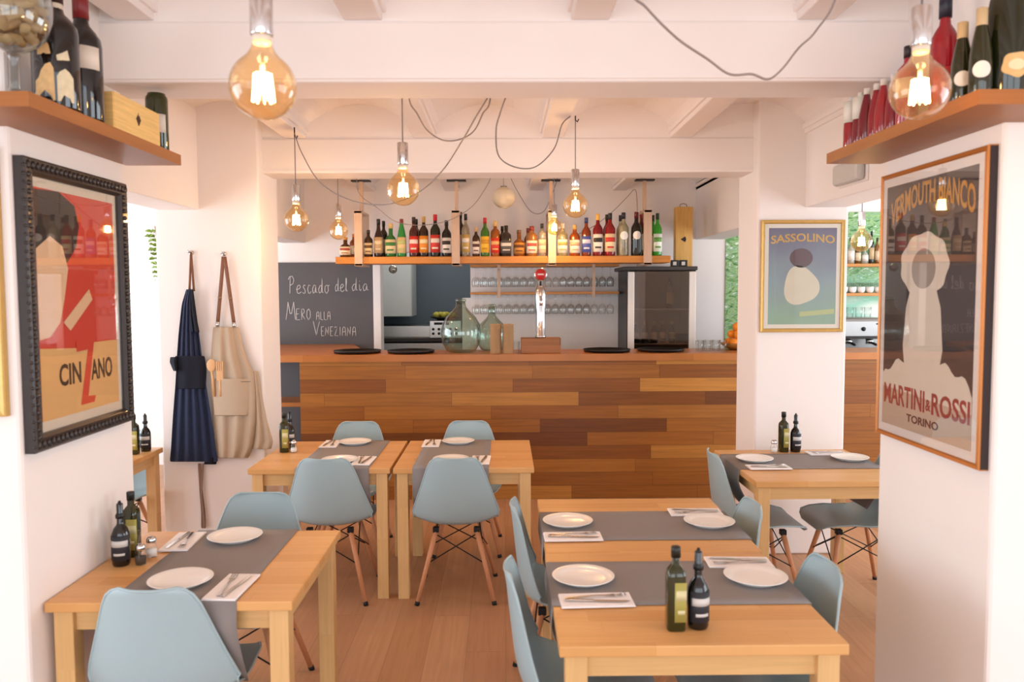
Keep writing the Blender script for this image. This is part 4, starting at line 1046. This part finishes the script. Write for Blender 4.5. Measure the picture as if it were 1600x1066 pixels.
# (pixel centre, pixel width, pixel top, shape, glass, cap, label, accent, words, transmission)
ROW = [
    (540, 18, 371, 'squat', '5a3216', 'c08a3c', 'e0cfae', '9a3a2a', 'squat amber bottle with cream label at the chalkboard end of the shelf', .3),
    (576, 14, 360, 'bordeaux', '3a2414', '2a2420', 'd8c49a', '6a4a2a', 'dark amber bottle with cream label just right of the first strap', .15),
    (592, 15, 343, 'burgundy', '2c1a12', '1e1714', 'b99a72', 'd7c4a0', 'tall dark brown bottle with tan label', .1),
    (611, 18, 350, 'squat', '2f7a38', 'd0b070', 'd8c79c', '3a7a3a', 'short-necked green bottle with wide beige label', .35),
    (628, 15, 343, 'slope', '3aa04a', '7a1f22', 'd9c08c', 'b9c47a', 'bright green sloping bottle with peach label', .45),
    (647, 15, 340, 'bordeaux', '4a1c18', '201816', 'd0382c', 'e6d8cc', 'dark bottle with red label and black cap', .15),
    (662.5, 15, 339, 'bordeaux', '2e1c12', 'c39a5a', 'e08a2c', 'e9d9a8', 'dark bottle with orange label and gold cap', .12),
    (680.5, 16, 336, 'bordeaux', '1c2416', 'c0202c', 'c63a30', 'e9dccb', 'dark green bottle with red cap and red label', .15),
    (698, 15, 345, 'bordeaux', '1a1718', '2a2426', 'e2dad2', '3a3230', 'black bottle with plain white label before the second strap', .05),
    (728, 13, 335, 'bordeaux', 'cfc0a0', '18161a', 'c9a860', 'efe6d6', 'clear bottle with long black neck and gold label', .7),
    (744, 12, 356, 'bordeaux', '3a2416', 'c8a878', 'e8ddd0', '5a3a2a', 'short brown bottle with white label', .15),
    (758, 14, 341, 'bordeaux', '3f7a24', 'b8242a', 'e8b838', 'c9902a', 'green bottle with red cap and yellow label', .3),
    (774, 15, 346, 'tall', 'b8641e', 'd0a860', 'cf3a2a', 'e8b070', 'amber bottle with slanted red label', .5),
    (791, 16, 353, 'tall', '2b211c', '161417', '55504c', 'd9cfc4', 'square dark bottle with black and grey label', .1),
    (811, 18, 360, 'squat', 'a05c22', '6a4a30', 'b98038', '5a3418', 'squat amber bottle with dark gold label', .5),
    (831, 18, 354, 'tall', 'b87a3c', '7a2a24', 'ecdcc4', 'c0504a', 'amber bottle with wine-red cap and cream label', .5),
    (847, 13, 350, 'tall', 'd9cfc0', '2a2628', 'e8cdb4', 'd8b090', 'clear bottle with pale peach label beside the third strap', .7),
    (879, 17, 350, 'bordeaux', 'ddd3a0', 'd8d0c0', 'efe9da', 'b9a860', 'pale straw-coloured bottle with white label', .7),
    (898, 17, 352, 'bordeaux', 'b8581c', 'c8a060', 'f0e2d0', 'd8a080', 'orange-amber bottle with white pointed label', .5),
    (916, 15, 341, 'bordeaux', '8a3c1a', '2c3a6a', '4a5aa8', 'e0d8e8', 'amber bottle with blue label and blue cap', .4),
    (934, 16, 335, 'bordeaux', '8c1a24', 'e0b050', 'ece4da', '33312f', 'red bottle with yellow cap and white label', .4),
    (953, 17, 334, 'bordeaux', 'a82028', '2b2a2a', 'ead2a8', 'c83a30', 'red bottle with black cap and cream label', .45),
    (974, 17, 333, 'bordeaux', 'd8d0a8', '23202a', 'f0ece2', None, 'pale clear bottle with round white badge', .7),
    (994, 17, 332, 'bordeaux', '1a1a16', '5a1a20', 'e6dcd6', None, 'black bottle with round white badge before the last strap', .05),
    (1027, 14, 334, 'bordeaux', '3cb030', '1c2a1c', 'e9efe2', '6aa04a', 'bright green bottle beyond the last strap', .5),
]
k = HY / FPX
for px, wd, pt, shp, gl, cap, lb, ac, words, tr in ROW:
    q = aty(px, 400, HY - .03); r = wd * (HY - .03) / FPX / 2 * .97; h = aty(px, pt, HY - .03).z - ZB_
    badge = ('f2ece6', .47, r * .78) if 'badge' in words else None
    bottle(words, (q.x, HY - .03, ZB_), r, h, shp, gl, cap, lb if not badge else None, ac, (.10, .27) if badge else (.10, .52), badge=badge, trans=tr, sq=6 if 'square' in words else 0, group='liquor bottles on the hanging shelf')
for px, pt, gl, cap, words in ((553, 366, '7a3c1c', 'b0603a', 'back-row amber bottle by the first strap'), (600, 346, '2c1a12', '1a1512', 'back-row brown bottle behind the tan-labelled one'), (651, 343, '2a1614', '1a1416', 'back-row dark bottle behind the red-labelled one'),
                               (720, 332, '1b1719', '141214', 'back-row black bottle at the second strap'), (785, 354, '3a2a20', '181618', 'back-row dark bottle behind the square bottle'), (948, 336, '7c1a22', '262426', 'back-row red bottle behind the cream-labelled one'),
                               (969, 337, 'cfc8a8', '2a2630', 'back-row clear bottle behind the round-badged pale one'), (1002, 331, '5a1c20', '8a2226', 'back-row bottle with red cap at the last strap'), (1020, 337, '2f9a2c', '1c241c', 'back-row green bottle beyond the last strap'), (825, 357, 'a8602c', '6a2a22', 'back-row amber bottle behind the wine-red cap')):
    q = aty(px, 400, HY + .11); h = aty(px, pt, HY + .11).z - ZB_
    bottle(words, (q.x, HY + .11, ZB_), .036, h, 'bordeaux', gl, cap, 'cfc2ae', None, trans=.2, group='liquor bottles on the hanging shelf')

# ---------------------------------------------------------------- wine glass racks on the back wall
def stem_glass():
    return MB().lathe([(0, .0), (.034, 0), (.034, -.002), (.008, -.006), (.0038, -.014), (.0038, -.085), (.01, -.094), (.03, -.112), (.0365, -.135), (.035, -.165), (.030, -.19), (.0288, -.19), (.0335, -.165), (.035, -.135), (.029, -.114), (.008, -.098), (0, -.096)], 18).build('wine_glass', CLEAR)
wg = stem_glass(); first = True
for rk, (z, lab) in enumerate(((aty(850, 417, 7.72).z, 'upper'), (aty(850, 460, 7.72).z, 'lower'))):
    P = thing('glass_rack', lab + ' wooden glass rack on the back wall', 'glass rack', (.42, 7.84, z))
    MB().box((-.745, -.15, 0), (.685, .155, .022), .003).build('board', SHELFX, P)
    for x in (-.47, .44): MB().box((x - .014, -.157, -.03), (x + .014, -.151, .24 if rk else .05)).build('bracket', STRAP, P)
    for row, y in ((0, 7.74), (1, 7.87)):
        n = 18
        for i in range(n):
            if rk == 0 and 8 <= i <= 10 and row == 0: continue
            if rk == 1 and row == 1 and i > 14: continue
            o = wg if first else wg.copy()
            if not first: COL.objects.link(o)
            first = False; o.location = (-.275 + i * .0765 + .018 * row, y, z - .0015)
            tag(o, '%s wine glass hanging upside down in the %s row of the %s rack' % (ordinal(i), ('front', 'back')[row], lab), 'wine glass', 'wine glasses hanging from the %s rack' % lab)

# ---------------------------------------------------------------- the kitchen seen through the opening
P = thing('wall_cabinet', 'pale wall cabinet inside the kitchen opening', 'cabinet', (-1.42, 9.55, 1.44))
MB().box((-.35, -.25, 0), (.35, .25, 1.0), .004).build('body', mat('pale_cabinet', 'c9ccca', .5), P)
MB().box((-.345, -.27, .004), (.345, -.25, .996), .003).build('door', mat('pale_cabinet_door', 'cfd2d0', .5), P)
P = thing('kitchen_range', 'stainless steel kitchen range with rows of black knobs', 'kitchen range', (-.95, 9.55, 0))
MB().box((-1.0, -.40, 0), (.6, .42, 1.14), .004).build('body', STEEL, P)
MB().box((-1.0, -.42, 1.155), (.6, .1, 1.20), .004).build('cooktop', mat('dark_cooktop', '2c2a2a', .4), P)
MB().box((-1.0, -.25, 1.2), (.6, .42, 1.33), .004).build('backsplash', STEEL, P)
MB().box((.10, -.43, 1.2), (.46, .2, 1.395), .004).build('control_box', STEEL, P)
MB().box((.15, -.434, 1.35), (.32, -.43, 1.378)).build('display', BLACKM, P)
for r_ in range(2):
    for c_ in range(5): MB().lathe([(0, 0), (.016, 0), (.014, .018), (0, .018)], 12, M=Matrix.Translation((.14 + c_ * .065, -.43, 1.30 - r_ * .05)) @ Matrix.Rotation(PI / 2, 4, 'X')).build('knob', BLACKM, P)
P = thing('fruit_bowl', 'dark shallow bowl of yellow-green fruit on the kitchen range', 'bowl', (-.86 + .26 - .25, 9.4, 1.3955))
P.location = (-.70, 9.36, 1.3955)
MB().lathe([(0, 0), (.07, 0), (.17, .035), (.165, .038), (.06, .008), (0, .008)], 24).build('bowl_body', BLACKPL, P)
fr = MB().sphere((0, 0, 0), .042, 16, 10).build('lemon', mat('yellow_green_fruit', 'a8a03a', .5, var=.15)); first = True
for x, y in ((-.09, 0), (0, -.02), (.09, .01), (.02, .07), (-.05, .07)):
    o = fr if first else fr.copy()
    if not first: COL.objects.link(o)
    first = False; o.location = (-.70 + x, 9.36 + y, 1.3955 + .056); tag(o, 'yellow-green fruit in the kitchen bowl', 'fruit', 'fruit in the kitchen bowl')
o = MB().box((-.43, 8.2, .9), (-.15, 8.5, 1.66), .004).build('white_cabinet', WHITEP); tag(o, 'narrow white cabinet at the edge of the kitchen opening', 'cabinet')
P = thing('glass_globe', 'small unlit silver globe hanging in the kitchen opening', 'hanging globe', tuple(aty(614, 421, 8.35)))
MB().sphere((0, 0, 0), .044, 20, 14).build('globe', mat('silvered_glass', 'b9b2a4', .12, .8), P)
MB().tube([(0, 0, .044), (0, 0, 2.9 - P.location.z)], .003, 6).build('cord', CORDM, P)

# ---------------------------------------------------------------- coffee end of the bar, seen beside the right pillar
MX = aty(1349, 412, 7.78).x
for j, (py, lab) in enumerate(((412, 'upper'), (458, 'lower'))):
    z = aty(1349, py, 7.78).z
    o = MB().box((MX - .62, 7.76, z - .03), (MX + .75, 7.985, z), .003).build('wall_shelf', SHELFX); tag(o, lab + ' wooden shelf on the green mural', 'shelf')
    if j == 0:
        for px, wd, pt, shp, gl, cap, lb, words in ((1329, 11, 372, 'squat', 'd8cfc0', '2a2624', 'ece4da', 'clear bottle on the upper mural shelf'), (1340, 9, 378, 'bordeaux', '8a5a2c', '2a201a', 'e0cfae', 'amber bottle behind the hanging bulb, mural shelf'), (1351, 10, 385, 'squat', 'cfd4cc', '8a8680', 'e9e4dc', 'squat clear bottle on the upper mural shelf'),
                                                    (1361, 8, 362, 'bordeaux', '2c2a1c', '1a1816', 'c9b088', 'tall dark bottle on the upper mural shelf'), (1370, 8, 372, 'bordeaux', 'a0662c', '3a2a20', 'd8c0a0', 'amber bottle at the poster edge of the upper mural shelf')):
            q = aty(px, py, 7.87); bottle(words, (q.x, 7.87, z + .0005), wd * 7.87 / FPX / 2, aty(px, pt, 7.87).z - z, shp, gl, cap, lb, None, trans=.35, group='bottles on the mural shelf')
    else:
        cupm = MB().lathe([(0, 0), (.022, 0), (.034, .02), (.038, .06), (.0365, .06), (.032, .022), (0, .006)], 18).build('cup', PORC); cg = MB().lathe([(0, 0), (.03, 0), (.036, .10), (.0345, .10), (.0285, .006), (0, .006)], 16).build('tumbler', CLEAR)
        for i in range(6):
            o = cupm if i == 0 else cupm.copy()
            if i: COL.objects.link(o)
            o.location = (MX - .17 + i * .085, 7.815, z + .0005); tag(o, ordinal(i) + ' white cup along the lower mural shelf', 'cup', 'cups on the lower mural shelf')
            o = cg if i == 0 else cg.copy()
            if i: COL.objects.link(o)
            o.location = (MX - .17 + i * .085, 7.92, z + .0005); tag(o, ordinal(i) + ' glass behind the cups on the lower mural shelf', 'tumbler', 'glasses on the lower mural shelf')
ESP = mat('espresso_steel', '9a9896', .38, .9, var=.05)
P = thing('espresso_machine', 'stainless espresso machine in front of the mural', 'espresso machine', (aty(1338, 540, 7.65).x, 7.68, .9305))
MB().box((-.26, -.22, 0), (.26, .22, .06), .01).build('drip_tray', ESP, P)
MB().box((-.26, .02, .06), (.26, .22, .34), .01).build('back_body', ESP, P)
MB().box((-.26, -.22, .335), (.26, .22, .53), .03).build('head', ESP, P)
MB().box((.10, -.224, .47), (.20, -.219, .485)).build('name_plate', BLACKM, P)
for x in (-.12, .08): 
    gh = MB().lathe([(0, 0), (.034, 0), (.034, .05), (0, .05)], 18, M=Matrix.Translation((x, -.13, .285))).build('group_head', CHROME, P)
    MB().tube([(x, -.16, .30), (x, -.27, .285)], .012, 10).build('portafilter', BLACKM, gh)
MB().lathe([(0, -.004), (.02, -.004), (.02, .006), (0, .006)], 16, M=Matrix.Translation((-.02, -.222, .43)) @ Matrix.Rotation(PI / 2, 4, 'X')).build('gauge', BLACKM, P)
o = cupm
for i in range(4):
    c = cg.copy(); COL.objects.link(c); c.location = (P.location.x - .14 + i * .085, 7.68, .9305 + .5305); tag(c, ordinal(i) + ' glass on top of the espresso machine', 'tumbler', 'glasses on the espresso machine')

# ---------------------------------------------------------------- pendant bulbs
AMBER = glassy('amber_bulb_glass', 'fae4c2', .4, .03, .05, (1, .62, .28), .10)
FIL = glow('hot_filament', (1.0, .86, .62), 90)
SOCK = mat('cream_socket', 'e9d8c4', .5)  # plain cream colour of socket and stem


def vault(x):
    """height of the ceiling above x: joist underside or vault"""
    j = min(JX, key=lambda q: abs(q - x))
    if abs(j - x) < .07: return ZC
    a = max([q for q in JX if q <= x] or [JX[0] - .83]); t = min(1, max(0, (x - a - .045) / .74))
    return ZC + .045 + .17 * math.sin(PI * t) ** .75


def pendant(px, py, D, r, label, top, watts=9.0, hook=None, path=None, holder=CHROME):
    c = aty(px, py, D); top = vault(c.x) + .003 if top == ZC else top; t = thing('pendant_lamp', label, 'pendant lamp', tuple(c), 0, 'bare filament globe pendants')
    k = r / .0725
    prof = [(0, -r)] + [(r * math.sin(a), -r * math.cos(a)) for a in [PI * i / 22 for i in range(1, 19)]]
    nz = prof[-1][1]; prof += [(r * .40, nz + .012 * k), (r * .30, nz + .026 * k), (r * .28, nz + .04 * k)]
    gl = MB().lathe(prof, 32).build('glass_globe', AMBER, t)
    f_ = MB(); n = 9
    for i in range(n):
        a, b_ = 2 * PI * i / n, 2 * PI * (i + .5) / n; q0, q1 = r * .22, r * .30
        f_.tube([(q0 * math.cos(a), q0 * math.sin(a), r * .36), (q1 * math.cos(b_), q1 * math.sin(b_), -r * .42), (q0 * math.cos(2 * b_ - a), q0 * math.sin(2 * b_ - a), r * .36)], .0038 * k, 6)
    f_.build('filament', FIL, gl)
    MB().tube([(0, 0, r * .36), (0, 0, nz + .01)], .005 * k, 8).build('glass_stem', SOCK, gl)
    z = nz + .03 * k
    MB().lathe([(0, z), (.019 * k, z), (.021 * k, z + .006), (.021 * k, z + .02 * k), (0, z + .02 * k)], 20).build('bulb_cap', SOCK, t)
    z += .018 * k
    MB().lathe([(0, z), (.0235 * k, z), (.0245 * k, z + .003), (.0245 * k, z + .093 * k), (.022 * k, z + .097 * k), (0, z + .1 * k)], 24).build('holder', holder, t)
    z += .098 * k
    MB().tube([(0, 0, z), (0, 0, top - c.z)], .0032, 6).build('cord', CORDM, t)
    if hook: MB().tube([(0, 0, ZC - c.z), (0, 0, top - c.z - .02), (.012, 0, top - c.z - .03), (.018, 0, top - c.z - .015)], .004, 6).build('ceiling_hook', BLACKM, t)
    for pts in path or []:
        v = [aty(x, y, d) - c for x, y, d in pts]
        MB().tube(smooth_path(v), .0034, 6).build('swag_cord', CORDM, t)
    l = bpy.data.lights.new('bulb_light', 'POINT'); l.energy = watts; l.color = (1, .66, .36); l.shadow_soft_size = r * .3
    lo = bpy.data.objects.new('bulb_light', l); COL.objects.link(lo); lo.parent = t; lo.location = (0, 0, -.01)
    return t


def smooth_path(v, n=7):
    out = []
    for i in range(len(v) - 1):
        p0, p1, p2, p3 = v[max(i - 1, 0)], v[i], v[i + 1], v[min(i + 2, len(v) - 1)]
        for j in range(n):
            t = j / n; out.append(.5 * ((2 * p1) + (p2 - p0) * t + (2 * p0 - 5 * p1 + 4 * p2 - p3) * t * t + (3 * p1 - p0 - 3 * p2 + p3) * t ** 3))
    out.append(v[-1]); return out


BP = 'lit amber globe bulb, '
pendant(411, 135, 1.80, .0725, BP + 'nearest one, above the red poster table', ZC, 11)
pendant(1437, 141, 2.02, .0715, BP + 'nearest one before the right pillar shelf', ZC, 9)
pendant(630, 296, 3.62, .0725, BP + 'in front of the green and brown liquor bottles', ZC, 24)
pendant(899, 321, 4.60, .0715, BP + 'in front of the orange and blue-labelled bottles', aty(891, 182, 4.6).z, 28, True, [[(891, 182, 4.6), (878, 195, 4.55), (866, 232, 4.4), (838, 260, 4.2), (808, 262, 4.0), (780, 245, 3.7), (775, 205, 3.5), (782, 175, 3.4), (791, 150, 3.3)]])
pendant(463, 343, 4.90, .0735, BP + 'the one next to the apron pillar', aty(460, 208, 4.9).z, 26, True, [[(460, 208, 4.9), (472, 240, 4.8), (500, 285, 4.7), (545, 312, 4.6), (600, 320, 4.4), (650, 303, 4.2), (690, 268, 4.0), (722, 220, 3.7), (745, 180, 3.45), (766, 146, 3.25)]])
pendant(529, 360, 6.40, .074, BP + 'over the end of the bar by the chalkboard', ZC, 55)
pendant(866, 355, 6.80, .067, BP + 'over the bar at the third shelf strap', ZC, 42)
pendant(1346, 377, 5.75, .074, BP + 'in the gap between the right pillars', ZC, 14)


def loose_cord(label, pts):
    v = [aty(x, y, d) for x, y, d in pts]
    for k in (0, -1):
        if pts[k][1] < 310 and v[k].z < vault(v[k].x): v.insert(0 if k == 0 else len(v), Vector((v[k].x, v[k].y, vault(v[k].x) + .002)))
    o = MB().tube(smooth_path(v), .0034, 6).build('lamp_cord', CORDM); tag(o, label, 'cord')


loose_cord('grey lamp cord sagging in front of the near beam at the top', [(985, -25, 2.0), (1010, 12, 2.05), (1058, 60, 2.15), (1105, 92, 2.25), (1140, 116, 2.3), (1175, 116, 2.35), (1200, 124, 2.4), (1222, 108, 2.4), (1248, 75, 2.4), (1275, 48, 2.4), (1308, -14, 2.4)])
loose_cord('grey lamp cord looping under the ceiling behind the near beam', [(638, 146, 3.35), (652, 178, 3.5), (668, 204, 3.6), (692, 219, 3.7), (718, 218, 3.75), (740, 205, 3.7), (754, 178, 3.5), (767, 145, 3.35)])
loose_cord('grey lamp cord draped behind the first liquor bottles', [(560, 300, 6.9), (590, 325, 6.9), (618, 346, 6.9), (655, 352, 6.9), (700, 345, 6.9), (735, 325, 6.9), (755, 300, 6.9), (768, 272, 6.9)])
loose_cord('grey lamp cord sagging right of the paper lantern', [(797, 275, 7.5), (815, 310, 7.5), (832, 332, 7.5), (850, 330, 7.5), (864, 300, 7.5), (872, 274, 7.5)])
loose_cord('grey lamp cord rising to a ceiling hook near the upright wine box', [(900, 368, 7.6), (930, 352, 7.6), (958, 330, 7.6), (980, 308, 7.6), (993, 297, 7.6), (996, 330, 7.6)])
c = aty(787, 309, 7.3)
P = thing('paper_lantern', 'small unlit cream paper lantern behind the liquor shelf', 'lantern', tuple(c))
R = .103; MB().lathe([(.03, R * .93)] + [(R * math.sin(a) * (1 + .012 * math.cos(14 * a)), R * .93 * math.cos(a)) for a in [.3 + i * (PI - .6) / 28 for i in range(29)]] + [(.03, -R * .93)], 28).build('paper_shade', mat('cream_paper', 'e3d8c0', .9, var=.03), P)
MB().tube([(0, 0, R * .9), (0, 0, vault(c.x) - c.z)], .003, 6).build('cord', CORDM, P)
MB().lathe([(0, R * .9), (.03, R * .9), (.03, R * .99), (0, R)], 16).build('cap', BLACKM, P)
# trailing plant in the side aisle
c = aty(250, 366, 6.3)
P = thing('trailing_plant', 'green trailing plant hanging in the side aisle behind the pillars', 'plant', (c.x, c.y, c.z))
MB().lathe([(0, -.02), (.03, -.02), (.04, .06), (.037, .06), (.027, -.01), (0, -.01)], 20).build('pot', mat('terracotta', 'b08a6a', .8), P)
MB().tube([(0, 0, .06), (0, 0, vault(c.x) - c.z)], .003, 6).build('hanger', CORDM, P)
lm = MB(); rs = random.Random(9)
for s_ in range(22):
    a = rs.uniform(0, 6.28); z = .06; x, y = .05 * math.cos(a), .05 * math.sin(a)
    for q in range(rs.randint(6, 12)):
        z -= .035; x += rs.uniform(-.012, .012); y += rs.uniform(-.012, .012); r = rs.uniform(.016, .028); b_ = rs.uniform(0, 6.28); w_ = rs.uniform(-.01, .01)
        lm.add([(x, y, z), (x + r * math.cos(b_), y + r * math.sin(b_), z + r * .5), (x + 2 * r * math.cos(b_), y + 2 * r * math.sin(b_), z - r * .4 + w_), (x + r * math.cos(b_ + .8), y + r * math.sin(b_ + .8), z - r * .5)], [(0, 1, 2, 3)])
lm.build('foliage', mat('plant_leaf', '86a046', .55, var=.25, vscale=25), P)
